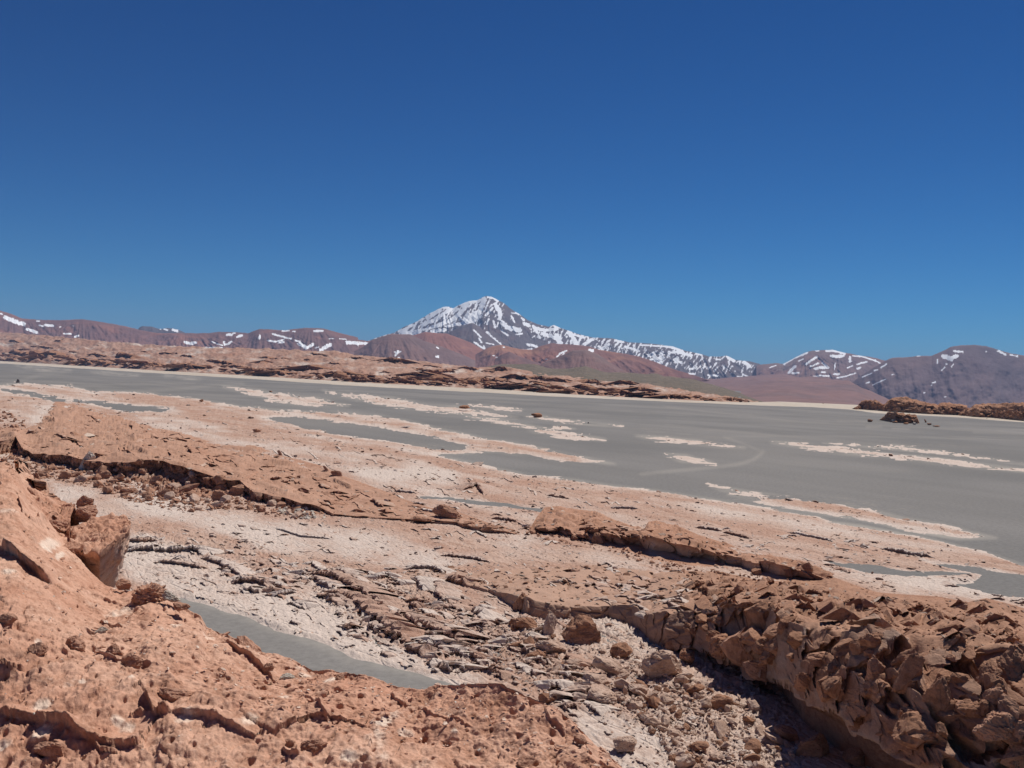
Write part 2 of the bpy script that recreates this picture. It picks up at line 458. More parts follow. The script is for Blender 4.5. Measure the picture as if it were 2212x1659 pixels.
ISL = [[(480, 834), (540, 838), (600, 850), (680, 860), (750, 876), (680, 877), (600, 868), (540, 852)],
       [(700, 843), (771, 853), (841, 860), (887, 867), (929, 876), (992, 879), (1034, 888), (1114, 902), (999, 893), (929, 888), (841, 877.5), (789, 867), (719, 850)],
       [(1016, 875), (1069, 877), (1125, 886), (1086, 887)], [(1139, 902), (1160, 898), (1191, 903), (1244, 911), (1342, 920), (1244, 914.5), (1180, 907)],
       [(1009, 900), (1069, 905), (1174, 925), (1104, 919)], [(1130, 922), (1200, 929), (1244, 938), (1305, 950), (1226, 947), (1160, 936)], [(1198, 921), (1225, 922), (1239, 926.5), (1210, 925)],
       [(1377, 942), (1440, 945), (1525, 954), (1606, 967), (1543, 963.5), (1440, 953), (1390, 945)],
       [(1669, 955), (1718, 957), (1788, 964), (1928, 980), (2068, 995.5), (2212, 1015), (2340, 1030), (2340, 1036), (2212, 1018.5), (2103, 1009), (1998, 998), (1920, 989), (1858, 983), (1753, 970)],
       [(1780, 958), (1860, 962), (1914, 966), (2033, 976), (2138, 989), (2212, 1003), (2140, 993), (2033, 980), (1914, 970)], [(1924, 961), (1973, 967.5), (1950, 967)],
       [(1438, 982), (1480, 984), (1525, 996), (1545, 1003.5), (1473, 997)], [(1530, 1046), (1610, 1062), (1720, 1076), (1640, 1073), (1560, 1060)],
       [(1575, 1068), (1700, 1075), (1800, 1085), (1903, 1106), (1945, 1119), (2033, 1133), (2103, 1151), (2150, 1162), (2068, 1164), (1963, 1146), (1910, 1132), (1850, 1120), (1760, 1108), (1680, 1094)],
       [(40, 790), (110, 797), (150, 801), (90, 800)], [(200, 803), (300, 810), (260, 809)], [(360, 812), (430, 818), (400, 818)]]
# ------------------------------------------------------------------ gravel plain
UU = np.concatenate([np.arange(-1000, -120, 20.0), np.arange(-120, 2340, 4.0), np.arange(2340, 3100, 20.0)])
QQ = np.concatenate([[1.2, 2, 3, 4.2], np.arange(5.5, 330, 2.4), np.arange(331, 1400, 5)])
pu = np.broadcast_to(UU, (len(QQ), len(UU))); pv = hz(pu) + QQ[:, None]
Vp = on_ground(pu, pv)
Vp[..., 1] = np.minimum(Vp[..., 1], 30000)
pale = np.zeros(pu.shape)
TRACKS = [
    (c3([(600, 890), (590, 905), (540, 942), (450, 970), (300, 988), (100, 1006), (-150, 1030)]), 4, .9),
    (c3([(600, 895), (500, 850), (360, 800)]), 3, .5), (c3([(360, 800), (700, 795), (1300, 800), (2212, 820)]), 1.6, .5),
    (c3([(0, 725), (300, 755), (700, 795)]), 2, .45), (c3([(0, 615), (400, 660), (900, 715), (1500, 740), (2212, 775)]), 1.6, .55),
    (c3([(0, 680), (500, 700), (1000, 712)]), 1.4, .4), (c3([(1500, 800), (2212, 800)]), 1.3, .35),
    (c3([(1240, 740), (1330, 735)]), 3, .8), (c3([(1400, 748), (1500, 752)]), 2, .8), (c3([(1060, 702), (1240, 706)]), 1.5, .7),
    (c3([(1900, 772), (2212, 780)]), 2.5, .6), (c3([(2050, 760), (2212, 757)]), 2, .4),
    (c2([(0, 655), (600, 700), (1300, 735), (2212, 790)]), 1.8, .45), (c2([(500, 700), (1500, 770), (2212, 830)]), 1.2, .35),
    (c2([(1200, 830), (1000, 800), (700, 790)]), 1.2, .5), (c2([(1900, 885), (2212, 900)]), 1.2, .6), (c2([(1900, 920), (2212, 945)]), 1.0, .5),
    (c1([(0, 635), (100, 620), (250, 575), (400, 560)]), 4, .5), (c1([(150, 610), (600, 635), (1000, 632), (1200, 628)]), 1.6, .6),
    (c1([(600, 670), (900, 675), (1150, 660), (1300, 640), (1500, 630)]), 3.5, .6),
    (c1([(700, 690), (900, 660), (1250, 650)]), 2.2, .4),
    ([(450, 812), (700, 838), (1000, 862), (1400, 893)], 1.2, .3),
]
for pts, w, a in TRACKS:
    a *= .36
    d, s_, al = seg_dist(pu, pv, pts)
    pale = np.maximum(pale, a * sst(w * 1.6, w * 0.2, d))
mk0 = poly_sd(pu, pv, MAIN, 1.6)
for g in ISL:
    xs = [p[0] for p in g]; ys_ = [p[1] for p in g]
    s_ = (pu > min(xs) - 60) & (pu < max(xs) + 60) & (pv > min(ys_) - 40) & (pv < max(ys_) + 40)
    v_ = np.full(pu.shape, -99.0); v_[s_] = poly_sd(pu[s_], pv[s_], g, 1.6)
    mk0 = np.maximum(mk0, v_)
dch = poly_sd(pu, pv, GREY[1], 1.0)
chp = np.where(dch > -6, .14 + .45 * sst(22, 0, dch) * np.clip(.7 + fbm2(pu * .03, pv * .06, 3, 72), 0, 1.4), 0)
gx_, gy_ = strike(Vp)
pale = np.maximum(pale, sst(-11, 1, mk0) * sst(16, 5, mk0) * np.clip(.36 + 1.1 * fbm2(Vp[..., 0] * .05, Vp[..., 1] * .05, 4, 71, .6), 0, .8))
pale = np.maximum(pale, chp)
o = grid_obj('gravel_plain', Vp, M_plain, attrs={'pale': pale}, keep=(pv > np.interp(pu, [-120, 1560, 1600, 2340], [0, 0, 1, 1]) * (SH_T(pu) - 1))[:-1, :-1])
tag(o, kind='structure', label='flat grey gravel plain of the dry salt lake')

# ------------------------------------------------------------------ shore strip
us = np.arange(-120, 2340, 3.0)
z1, z2 = 0.02, 0.5
Pe = on_ground(us, SH_T(us) - 0.5, 0.8); Pd = Pe.copy(); Pd[:, :2] *= 1.5; Pd[:, 2] = -75; Pd2 = Pd.copy(); Pd2[:, :2] *= 14; Pd2[:, 2] = -95
V = sheet(us, [on_ground(us, SH_B(us) + 1.0, -0.15), on_ground(us, SH_B(us) - 1.5, 0.1), Pe, Pd, Pd2], [3, 10, 6, 4])
x, y = strike(V)
V[..., 2] += 0.15 * fbm2(x * 0.01, y * 0.03, 3, 5)
o = grid_obj('shore_sand', V, M_beach); tag(o, kind='structure', label='pale sand strip along the far edge of the plain')

# ------------------------------------------------------------------ mountains
def mountain(name, sil, D, base, snow, mat, label, du=1.6, rows=90, gully=1.0, gm=13.0, sw=0.175, apex=None, spk=None, fan=None, rough=1.0, cut=None, curv=0.45, kind_cat='mountain', fpts=7.0, apron=False):
    """sil: skyline; D: its distance; base: picture line where the foot meets the ground further in front"""
    xs = [p[0] for p in sil]
    us = np.arange(min(xs), max(xs) + du, du)
    S = curve(sil)(us)
    amp = D / F; D0 = int(D)
    S = S + rough * (fbm2(us * 0.06, us * 0, 4, D0 % 97) * 1.2)
    Bs = curve(base)(us) if isinstance(base, list) else np.full(us.shape, float(base))
    Bs = np.maximum(Bs, S + 1.5)
    if apron: Bs = np.maximum(np.minimum(Bs, hz(us) - 1), S + .5)
    if apron: D = np.interp(S - hz(us), [-6, 0, 30], [D, D * .35, D * .18]) * np.ones_like(us)
    crest = at_depth(us, S, D * np.ones_like(us))
    hgt = np.maximum(crest[:, 2], 1)
    # the slope runs out towards the viewer at about 24 degrees, then a flatter apron
    run = np.minimum(hgt * 2.1, D * 0.35)
    foot = at_depth(us, Bs, D - run)
    n = rows
    V = []
    for j in range(n + 1):
        t = j / n
        py = S + (Bs - S) * t
        dd = D - run * (t ** 0.9)
        V.append(at_depth(us, py, dd))
    V = np.array(V)
    px = np.broadcast_to(us, V.shape[:2]); t = np.linspace(0, 1, n + 1)[:, None]
    py = S[None] + (Bs - S)[None] * t
    # spurs and gullies fanning out below each summit, deeper downhill
    ap = apex or [(us.mean(), S.min())]
    g = 0
    for (ax, ay) in ap:
        rx, ry = px - ax, py - ay + 14
        th = np.arctan2(rx, ry) ; rr = np.hypot(rx, ry)
        wgt = np.exp(-(rx / 160.0) ** 2) if len(ap) > 1 else 1.0
        n1 = fbm2(th * fpts + rr * 0.004, rr * 0.008, 4, 31 + int(ax) % 13, 0.55, True)
        g = g + wgt * n1
    g2 = fbm2(px * 0.035, py * 0.02, 4, 3 + D0 % 11, 0.5)
    fall = sst(0.0, 0.22, t) * (0.35 + 0.65 * t)
    shift = (g * gm + g2 * 34) * gully * amp * fall
    V[..., 1] -= shift                       # along the depth: keeps every skyline where it is
    V[..., 0] -= shift * V[..., 0] / V[..., 1]
    V[..., 2] -= shift * (V[..., 2] - CAMZ) / V[..., 1]
    if apron:                                # gravel apron down to the far shore
        g_end = on_ground(us, SH_T(us) + 5, 0.0)
        V = np.concatenate([V, (V[-1] * .5 + g_end * .5)[None] * np.array([1, 1, .6]), g_end[None]], 0)
        px = np.broadcast_to(us, V.shape[:2]); py = np.concatenate([py, py[-1:], py[-1:]]); g = np.concatenate([g, g[-1:], g[-1:]])
    # back side
    back = V[0].copy(); back[:, 1] += hgt * 2; back[:, 2] = -5
    V = np.concatenate([back[None], V], 0)
    px = np.concatenate([px[:1], px]); py = np.concatenate([py[:1] - 3, py])
    g = np.concatenate([g[:1], g]) if not isinstance(g, int) else g
    sid = np.full(px.shape, -1)
    best = np.full(px.shape, -9.0)
    fn = fbm2(px * 0.16, py * 0.22, 3, 77)
    for k, (pts, w) in enumerate(snow):
        w = w * sw + 0.25
        d, s_, al = seg_dist(px, py, pts)
        m_ = w * (1 + 0.75 * fn) - d
        sid = np.where((m_ > 0) & (m_ > best), k, sid); best = np.maximum(best, m_)
    if spk is not None:
        m_ = spk(px, py, g)
        sid = np.where((sid < 0) & (m_ > 0), 9999, sid)
    root = bpy.data.objects.new(name, None); col.objects.link(root)
    root.location = (0, 0, 0)
    tag(root, label, kind_cat, kind='structure')
    r, c = px.shape
    fs = sid[:-1, :-1]
    vis = np.ones(fs.shape, bool)
    if cut is not None:
        vis = cut(px[:-1, :-1], py[:-1, :-1])
    grid_obj('slopes', V, mat, keep=vis & (fs < 0), parent=root)
    for k in np.unique(fs[vis]):
        if k < 0: continue
        so = grid_obj('snow_patch' if k < 9999 else 'snow_streaks', V, M_snow, keep=vis & (fs == k), parent=root)
        if k == 9999: so['kind'] = 'stuff'
    return root

# far dark ridge behind the left range
mountain('mountain', c1([(780, 310), (850, 295), (865, 280), (880, 275), (940, 278), (975, 290), (1000, 292), (1030, 287), (1060, 290), (1100, 296), (1140, 315), (1200, 330)]),
         11500, 735, [(c1([(1066, 297), (1090, 303)]), 13), (c1([(1012, 292), (1032, 297)]), 9), (c1([(985, 292), (992, 293)]), 4)], M_m_blue,
         'small dark blue mountain peeping over the saddle of the left range', rows=30)
# the volcano
VS = c2([(200, 372), (240, 358), (300, 335), (380, 315), (430, 285), (520, 245), (600, 195), (640, 175), (680, 155), (715, 155), (740, 165), (800, 135), (840, 120), (890, 115), (920, 100), (945, 88), (985, 95), (1020, 115), (1060, 135), (1100, 170), (1150, 200), (1200, 235), (1260, 262), (1330, 278), (1365, 268), (1400, 285), (1460, 305), (1520, 325), (1600, 345), (1720, 350), (1830, 375), (1960, 382), (2100, 400), (2170, 425)]) + c3([(120, 268), (200, 285), (270, 305), (330, 305), (375, 298), (430, 325), (480, 330), (520, 335), (580, 350), (640, 385), (720, 425), (800, 455)])
snow_main = [(c2(p), w) for p, w in [
    ([(900, 115), (850, 118), (800, 142)], 22), ([(830, 145), (790, 190), (740, 230), (660, 265), (610, 282)], 17), ([(930, 110), (918, 150), (895, 200), (880, 225)], 22),
    ([(880, 205), (850, 225), (825, 240)], 46), ([(760, 150), (700, 185), (640, 225), (600, 250)], 14), ([(660, 172), (620, 200), (580, 225)], 18), ([(680, 158), (712, 158)], 14),
    ([(560, 228), (510, 248)], 8), ([(490, 268), (440, 296), (405, 306)], 12), ([(430, 322), (520, 312)], 18), ([(530, 300), (600, 288)], 8), ([(610, 305), (690, 298)], 16), ([(700, 275), (800, 255)], 12),
    ([(1000, 140), (1028, 180), (1030, 228)], 18), ([(985, 160), (945, 205)], 9), ([(1045, 252), (1078, 282), (1150, 296)], 20), ([(955, 92), (985, 97), (1015, 112)], 11),
    ([(960, 230), (950, 260)], 8), ([(990, 240), (1000, 280)], 8), ([(1020, 250), (1010, 275)], 6), ([(1180, 255), (1210, 272)], 14), ([(1130, 190), (1145, 200)], 7), ([(1165, 225), (1178, 238)], 9), ([(1100, 210), (1120, 250)], 7),
    ([(950, 315), (978, 345), (1030, 387)], 14), ([(1150, 421), (1190, 420), (1225, 414)], 6), ([(1200, 385), (1260, 402)], 10), ([(1040, 300), (1080, 330)], 8), ([(1130, 325), (1165, 318)], 7),
    ([(1235, 275), (1260, 310)], 12), ([(1250, 285), (1310, 300), (1380, 290)], 14), ([(1290, 320), (1350, 340), (1400, 350)], 16), ([(1380, 330), (1400, 380)], 22), ([(1455, 310), (1480, 345), (1505, 385)], 20),
    ([(1360, 270), (1400, 282)], 10), ([(1480, 325), (1545, 342)], 9), ([(1550, 385), (1600, 355)], 13), ([(1660, 415), (1700, 388)], 14), ([(1640, 400), (1665, 420)], 9), ([(1740, 360), (1790, 372)], 9),
    ([(1800, 400), (1840, 412), (1890, 428)], 9), ([(1975, 440), (1990, 480), (2010, 500)], 16), ([(2030, 440), (2020, 500)], 16), ([(1960, 480), (2040, 468)], 9), ([(2105, 480), (2150, 500)], 10), ([(2100, 430), (2160, 442), (2212, 455)], 12), ([(1900, 390), (2060, 400)], 6)]]
snow_main += [(c3(p), w) for p, w in [
    ([(0, 240), (60, 250), (110, 282)], 14), ([(60, 335), (70, 315)], 14), ([(145, 380), (165, 378)], 9), ([(225, 378), (240, 365)], 9), ([(260, 418), (320, 422)], 7), ([(140, 408), (180, 412)], 6), ([(475, 412), (505, 430)], 7),
    ([(385, 308), (420, 330)], 14), ([(485, 340), (515, 362)], 15), ([(310, 320), (335, 322)], 8), ([(640, 400), (690, 408)], 5), ([(15, 275), (50, 280)], 8), ([(190, 285), (215, 292)], 7), ([(440, 425), (460, 428)], 5), ([(10, 345), (0, 360)], 8)]]
def speck(px, py, g):
    n = fbm2(px * 0.17 + py * 0.08, py * 0.075, 4, 8, 0.5)
    S = np.interp(px, [p[0] for p in VS], [p[1] for p in VS])
    r = np.interp(px, [830, 900, 1050, 1100, 1160, 1250, 1500, 1620, 1660], [.12, .30, .27, .02, .06, .20, .18, .05, -.3])
    dep = np.interp(py - S, [0, 4, 30, 55, 90], [.05, .13, .02, -.16, -.4])
    return n + r + dep + 0.22 * (0.2 - np.clip(g, -1, 1)) - 0.285
mountain('mountain', VS, 12000, [(780, 790), (1700, 830)], snow_main, M_m_main, 'tall snow streaked volcano in the middle of the skyline', du=1.25, rows=130, gully=1.2, gm=16.0, apex=[(1050, 634), (955, 662), (1340, 725), (1500, 755)], spk=speck, sw=0.235)
# snowy mountain right of the volcano chain
mountain('mountain', c3([(560, 362), (600, 352), (680, 345), (725, 350), (790, 315), (850, 285), (900, 268), (980, 265), (1030, 262), (1100, 280), (1200, 298), (1280, 310), (1355, 330), (1450, 390)]),
         11000, 835, [(c3(p), w) for p, w in [
    ([(728, 352), (790, 316), (870, 282)], 9), ([(865, 350), (930, 305)], 13), ([(760, 402), (798, 362)], 15), ([(778, 406), (820, 405)], 9), ([(990, 268), (1045, 266), (1100, 286)], 15), ([(1020, 297), (1060, 305), (1095, 296)], 15),
    ([(920, 378), (960, 370), (1000, 372)], 16), ([(965, 340), (990, 360)], 13), ([(890, 365), (940, 345)], 8), ([(1135, 308), (1135, 332)], 14), ([(900, 430), (950, 420), (1005, 424)], 8), ([(828, 442), (875, 441)], 7), ([(1038, 412), (1066, 412)], 11),
    ([(1055, 434), (1110, 425), (1170, 405)], 7), ([(1178, 376), (1200, 371)], 10), ([(1150, 297), (1220, 305), (1290, 330)], 7), ([(1180, 350), (1240, 335)], 9), ([(960, 400), (985, 401)], 7), ([(1290, 325), (1330, 350)], 7), ([(820, 330), (845, 320)], 7), ([(640, 372), (680, 358)], 5), ([(1040, 380), (1045, 345)], 6), ([(1120, 372), (1150, 360)], 6), ([(925, 268), (940, 268)], 8)]],
         M_m_hill, 'snow patched mountain with a rounded top right of the volcano chain', rows=70, gully=1.3, apex=[(1800, 748), (1740, 760)])
# left range
mountain('mountain', [(-120, 640)] + c1([(0, 178), (70, 200), (140, 228), (250, 236), (380, 238), (510, 232), (600, 245), (750, 270), (850, 295), (950, 315), (1000, 318), (1140, 318), (1280, 318), (1350, 310), (1450, 312), (1530, 318), (1600, 293), (1680, 295), (1750, 302), (1830, 290), (1920, 285), (2000, 290), (2100, 318), (2212, 345)]) + c2([(150, 358), (240, 368), (350, 400), (500, 440)]),
         8500, [(-120, 745), (0, 745), (300, 772), (560, 780), (800, 790), (900, 795)], [(c1(p), w) for p, w in [
    ([(30, 218), (80, 240), (145, 262)], 24), ([(0, 196), (10, 197)], 8), ([(165, 292), (225, 312)], 16), ([(240, 268), (265, 274)], 8), ([(278, 266), (325, 272)], 14), ([(226, 242), (242, 242)], 6), ([(392, 320), (438, 321)], 8), ([(458, 340), (480, 333)], 10), ([(447, 273), (450, 274)], 4), ([(365, 278), (372, 278)], 4),
    ([(1138, 373), (1170, 382), (1205, 376)], 15), ([(1268, 406), (1370, 408)], 8), ([(1305, 370), (1345, 385), (1370, 392)], 6), ([(1380, 370), (1382, 388), (1405, 385), (1425, 368)], 10), ([(1398, 328), (1430, 325)], 14), ([(1435, 317), (1450, 316)], 6), ([(1460, 340), (1490, 331)], 12), ([(1602, 332), (1597, 350)], 11),
    ([(1680, 322), (1740, 338), (1795, 352)], 9), ([(1650, 362), (1700, 370), (1750, 355)], 8), ([(1715, 375), (1750, 372)], 10), ([(1740, 304), (1782, 303)], 6), ([(1805, 306), (1818, 306)], 7), ([(1935, 305), (1990, 302)], 11), ([(1845, 382), (1885, 405)], 20), ([(1895, 405), (1930, 385)], 16), ([(1820, 362), (1848, 367)], 8), ([(1978, 422), (2000, 405), (2035, 388)], 19), ([(1945, 408), (1965, 402)], 6), ([(2140, 375), (2212, 378)], 20), ([(2030, 350), (2060, 350)], 3), ([(2110, 352), (2135, 354)], 4)]]
    + [(c2([(90, 375), (205, 381)]), 16), (c2([(40, 350), (80, 354)]), 4), (c2([(185, 425), (208, 455)]), 11), (c2([(235, 376), (245, 377)]), 4)],
         M_m_left, 'long purple brown mountain range with snow patches at the left', rows=70, gully=1.25, apex=[(20, 660), (178, 680), (560, 703), (672, 700), (400, 710)])
# right mountain
mountain('mountain', c3([(900, 560), (1000, 530), (1100, 490), (1170, 450), (1220, 412), (1300, 362), (1355, 330), (1400, 312), (1500, 308), (1560, 300), (1640, 300), (1700, 275), (1760, 245), (1820, 235), (1900, 232), (1980, 240), (2050, 262), (2130, 285), (2212, 298), (2350, 340), (2600, 420)]),
         8000, [(1750, 880), (1856, 890), (2340, 915)], [(c3(p), w) for p, w in [
    ([(1712, 303), (1760, 312), (1795, 300)], 22), ([(1735, 318), (1765, 326)], 12), ([(1778, 268), (1830, 274)], 12), ([(1676, 325), (1674, 345)], 9), ([(1728, 350), (1732, 352)], 9), ([(1700, 388), (1720, 370)], 5), ([(1762, 366), (1770, 352)], 6), ([(1645, 467), (1662, 458)], 8), ([(1635, 482), (1640, 478)], 5),
    ([(2052, 268), (2095, 290)], 12), ([(2125, 292), (2170, 300)], 7), ([(1975, 268), (1977, 272)], 4), ([(1718, 552), (1726, 552)], 4), ([(1592, 527), (1598, 526)], 4), ([(1552, 299), (1566, 298)], 7), ([(1213, 431), (1270, 407)], 6), ([(1285, 392), (1305, 386)], 7), ([(1326, 372), (1360, 350)], 9), ([(1275, 480), (1355, 443)], 6), ([(1236, 468), (1255, 462)], 8), ([(1395, 415), (1405, 412)], 4)]],
         M_m_right, 'broad grey purple mountain at the right edge', rows=90, gully=0.75, apex=[(2090, 735), (1965, 762)], fpts=3.0, gm=5.0)
# buttress below the volcano
mountain('hill', c2([(640, 345), (720, 312), (800, 270), (860, 255), (900, 275), (950, 320), (1000, 362), (1060, 410), (1120, 440)]), 10400, 800, [(c2(p), w) for p, w in [
    ([(868, 295), (910, 338)], 9), ([(872, 372), (930, 410)], 10), ([(900, 345), (915, 372)], 8), ([(945, 375), (990, 385)], 6), ([(930, 395), (935, 412)], 7)]],
         M_m_main, 'dark shoulder hill below the summit of the volcano', rows=60, gully=0.8, apex=[(1020, 690)], kind_cat='hill')
mountain('hill', c2([(440, 345), (520, 325), (570, 310), (640, 318), (700, 320), (770, 345), (850, 375), (920, 415), (1000, 460), (1080, 510), (1160, 550)]), 8200, 806, [], M_m_red, 'reddish hill behind the grey brown hill left of the volcano foot', rows=60, gully=0.7, rough=0.5, apex=[(925, 705)], kind_cat='hill')
mountain('hill', c2([(130, 430), (190, 400), (240, 362), (300, 340), (360, 322), (420, 325), (480, 325), (560, 365), (640, 390), (800, 450), (950, 520), (1010, 552)]), 7200, 802, [(c2(p), w) for p, w in [
    ([(385, 455), (400, 425)], 9), ([(395, 440), (415, 430)], 8), ([(400, 466), (408, 468)], 5), ([(378, 432), (390, 436)], 5), ([(638, 403), (652, 411)], 7), ([(634, 462), (648, 462)], 12)]],
         M_m_hill, 'smooth grey brown hill left of the volcano foot', rows=60, gully=0.7, rough=0.4, apex=[(845, 712)], kind_cat='hill')
# red hills right of it and their long dark flank
mountain('hill', c2([(880, 450), (930, 420), (980, 400), (1040, 390), (1100, 405), (1160, 418), (1230, 420), (1290, 395), (1350, 380), (1400, 385), (1500, 390), (1580, 400), (1640, 420), (1700, 430), (1800, 445), (1900, 465), (2000, 500), (2100, 540), (2212, 572)]) + c3([(280, 455), (450, 500), (650, 545), (800, 578), (880, 600)]),
         6800, [(1000, 800), (1300, 830), (1600, 868), (1700, 880), (1760, 884)], [(c2(p), w) for p, w in [
    ([(1382, 462), (1400, 442), (1440, 424)], 9), ([(1405, 462), (1425, 442)], 6), ([(1580, 420), (1605, 424)], 14), ([(1202, 488), (1212, 502)], 9), ([(1312, 478), (1318, 478)], 5), ([(988, 455), (994, 456)], 6), ([(1005, 466), (1012, 466)], 5), ([(1694, 515), (1698, 517)], 5), ([(1050, 402), (1056, 404)], 5), ([(2200, 567), (2212, 570)], 6)]],
         M_m_red, 'row of red brown hills below the snowy ridge, right of the volcano foot', rows=70, gully=1.0, rough=0.5, apex=[(1083, 735), (1200, 730), (1265, 738)], kind_cat='hill')
mountain('hill', c2([(1000, 480), (1040, 450), (1090, 432), (1150, 460), (1230, 490), (1310, 515), (1400, 560)]), 6000, 815, [], M_m_left, 'low purple cone in front of the red hills', rows=40, gully=0.5, rough=0.3, apex=[(1100, 752)], kind_cat='hill')
mountain('hill', c2([(1230, 540), (1300, 500), (1400, 460), (1480, 425), (1560, 420), (1640, 450), (1740, 520), (1830, 565), (1900, 590)]), 5600, 835, [], M_m_hill, 'purple brown hill between the red hills and the green hill', rows=50, gully=0.8, rough=0.3, apex=[(1262, 745)], kind_cat='hill')
# pink fan between the chains
us = np.arange(1430, 1980, 3.0)
ft = curve([(1430, 814), (1473, 818), (1543, 818), (1648, 809), (1700, 808), (1770, 815), (1815, 822), (1845, 832), (1880, 849), (1915, 868), (1950, 884), (1990, 893)])(us)
V = sheet(us, [at_depth(us, SH_T(us) + 8, np.full_like(us, 3200)), at_depth(us, ft * 0.35 + (SH_T(us) + 8) * 0.65, np.full_like(us, 4300)), at_depth(us, ft, np.interp(us, [1430, 1700, 1850], [9000, 8000, 5600])), at_depth(us, ft + 25, np.interp(us, [1430, 1700, 1850], [9800, 8600, 6100]))], [14, 40, 4])
V[..., 2] += V[..., 1] / 9000 * 70 * fbm2(V[..., 0] * 0.0022, V[..., 1] * 0.0011, 5, 12, .55) * np.interp(V[..., 1], [3200, 4500, 8500, 9800], [.2, 1, .6, .2])
fpx, fpy, _ = project(V.reshape(-1, 3)); fpx = fpx.reshape(V.shape[:2]); fpy = fpy.reshape(V.shape[:2])
o = grid_obj('alluvial_fan', V, M_m_fan, keep=None); tag(o, 'pink gravel fan rising between the mountain chains', kind='structure')

# ------------------------------------------------------------------ green hill and far red hills
def band(name, us, foot, top, dfoot, dtop, mat, label, amp, sc_, rows=80, kind='structure', seed=1, blocky=0.5, mid=None, z0=0.5, dtop_off=None):
    fy, ty = foot(us), top(us)
    P0 = on_ground(us, fy + 0.8, z0 - 0.6) if dfoot is None else at_depth(us, fy, np.full_like(us, dfoot))
    d0 = P0[:, 1]
    dt = dtop(us) if callable(dtop) else np.full_like(us, dtop)
    P2 = at_depth(us, ty, dt)
    Pm = at_depth(us, fy * 0.55 + ty * 0.45, d0 * 0.62 + dt * 0.38) if mid is None else mid(us, fy, ty, d0, dt)
    Pb = P2.copy(); Pb[:, 1] *= 1.15; Pb[:, 2] -= 0.03 * dt + 3
    V = sheet(us, [P0, Pm, P2, Pb], [rows // 2, rows - rows // 2, 5])
    return V
us = np.arange(1000, 1650, 2.0)
gt = curve([(1000, 800), (1050, 791)] + c2([(1000, 515), (1100, 508), (1250, 508), (1330, 530), (1450, 535), (1560, 522), (1640, 545), (1700, 562), (1850, 566), (2000, 570)]) + c3([(-15, 428), (60, 433), (150, 445), (300, 480), (450, 530), (570, 578), (610, 592)]))
V = band('green', us, lambda u: SH_T(u), gt, None, 2600, M_green, '', 0, 0, rows=70)
x, y = V[..., 0], V[..., 1]
V[..., 2] += (fbm2(x * 0.012, y * 0.006, 5, 9) * 5 + fbm2(x * .05, y * .03, 3, 6) * 1.2) * sst(0, .3, np.linspace(0, 1, V.shape[0])[:, None])
o = grid_obj('scree_hill', V, M_green); tag(o, 'low green grey scree hill behind the red rocks, in front of the purple hills', 'hill', kind='structure')

us = np.arange(-110, 1640, 2.0)
bt = curve([(-110, 712), (0, 719.5), (105, 727), (210, 738), (315, 746), (420, 751), (525, 754), (665, 758.5), (719, 760), (789, 772), (859, 776), (946, 786.5), (1016, 795), (1104, 795), (1174, 811), (1244, 815), (1314, 827), (1401, 832), (1460, 842), (1508, 849.5), (1578, 860), (1630, 868), (1640, 869)])
d0 = gdepth(us, SH_T(us))
dt = d0 * np.interp(us, [-110, 700, 1300, 1640], [1.35, 1.7, 1.6, 1.06])
V = band('b', us, SH_T, bt, None, lambda u: dt, M_bad, '', 0, 0, rows=110)
sx, sy = strike(V)
rr = np.linspace(0, 1, V.shape[0])[:, None]
pxs = V[..., 1] / F                       # metres per picture unit there
px = np.broadcast_to(us, V.shape[:2])
py = project(V.reshape(-1, 3))[1].reshape(V.shape[:2])
k = pxs * 1.0
w = 0.9 * sst(0, .06, rr) * sst(1.0, .93, rr)
lum = fbm2(px * 0.028, py * 0.09, 4, 21, 0.55, True)
n2 = fbm2(px * 0.07 + 3, py * 0.22, 4, 22, 0.6)
F1, F2, ids, of = cell(px * 0.07 + n2 * 0.4, py * 0.2 + lum * .3, s=5)
step = (ids[0] - 0.4) * sst(0.0, 0.25, F2 - F1)
near = sst(0.75, 0.15, rr)
V[..., 2] += k * w * (lum * 6 + n2 * 3.0 + step * (1.5 + 6.5 * near))
V[..., 1] += k * w * (n2 * 4)
salt = np.clip(fbm2(px * 0.02, py * 0.12, 4, 25) * 1.2 + 0.15 - step * .5, 0, 1)
o = grid_obj('far_rock_field', V, M_bad, attrs={'salt': salt}); tag(o, 'rolling pinkish red rock field behind the far shore', 'hills', kind='structure')
FARV = V

# ------------------------------------------------------------------ salt crust
UU = np.concatenate([np.arange(-1000, -160, 12.0), np.arange(-160, 2440, 2.0)])
QQ = np.concatenate([np.arange(46, 500, 1.9), np.arange(500, 900, 2.7), np.arange(900, 1500, 14)])
pu = np.broadcast_to(UU, (len(QQ), len(UU))); pv = hz(pu) + QQ[:, None]
Vc = on_ground(pu, pv)
sx, sy = strike(Vc)
mk = poly_sd(pu, pv, MAIN, 1.6)
for g in GREY: mk = np.minimum(mk, -poly_sd(pu, pv, g, 1.6))
for g in ISL:
    xs = [p[0] for p in g]; ys_ = [p[1] for p in g]
    s_ = (pu > min(xs) - 30) & (pu < max(xs) + 30) & (pv > min(ys_) - 20) & (pv < max(ys_) + 20)
    v_ = np.full(pu.shape, -99.0); v_[s_] = poly_sd(pu[s_], pv[s_], g, 1.6)
    mk = np.maximum(mk, v_)
near = sst(60, 300, QQ)[:, None]
ns = fbm2(sx * 0.05, sy * 0.22, 5, 3, 0.6)
nf = fbm2(sx * 0.4, sy * 1.6, 3, 4, 0.6)
n5 = fbm2(Vc[..., 0] * .22 + 9, Vc[..., 1] * .22, 4, 44, .65)
isl = sst(-40, 40, mk - poly_sd(pu, pv, MAIN, 1.6)) * (mk < 12)
n6 = fbm2(Vc[..., 0] * .07, Vc[..., 1] * .07, 5, 45, .68)
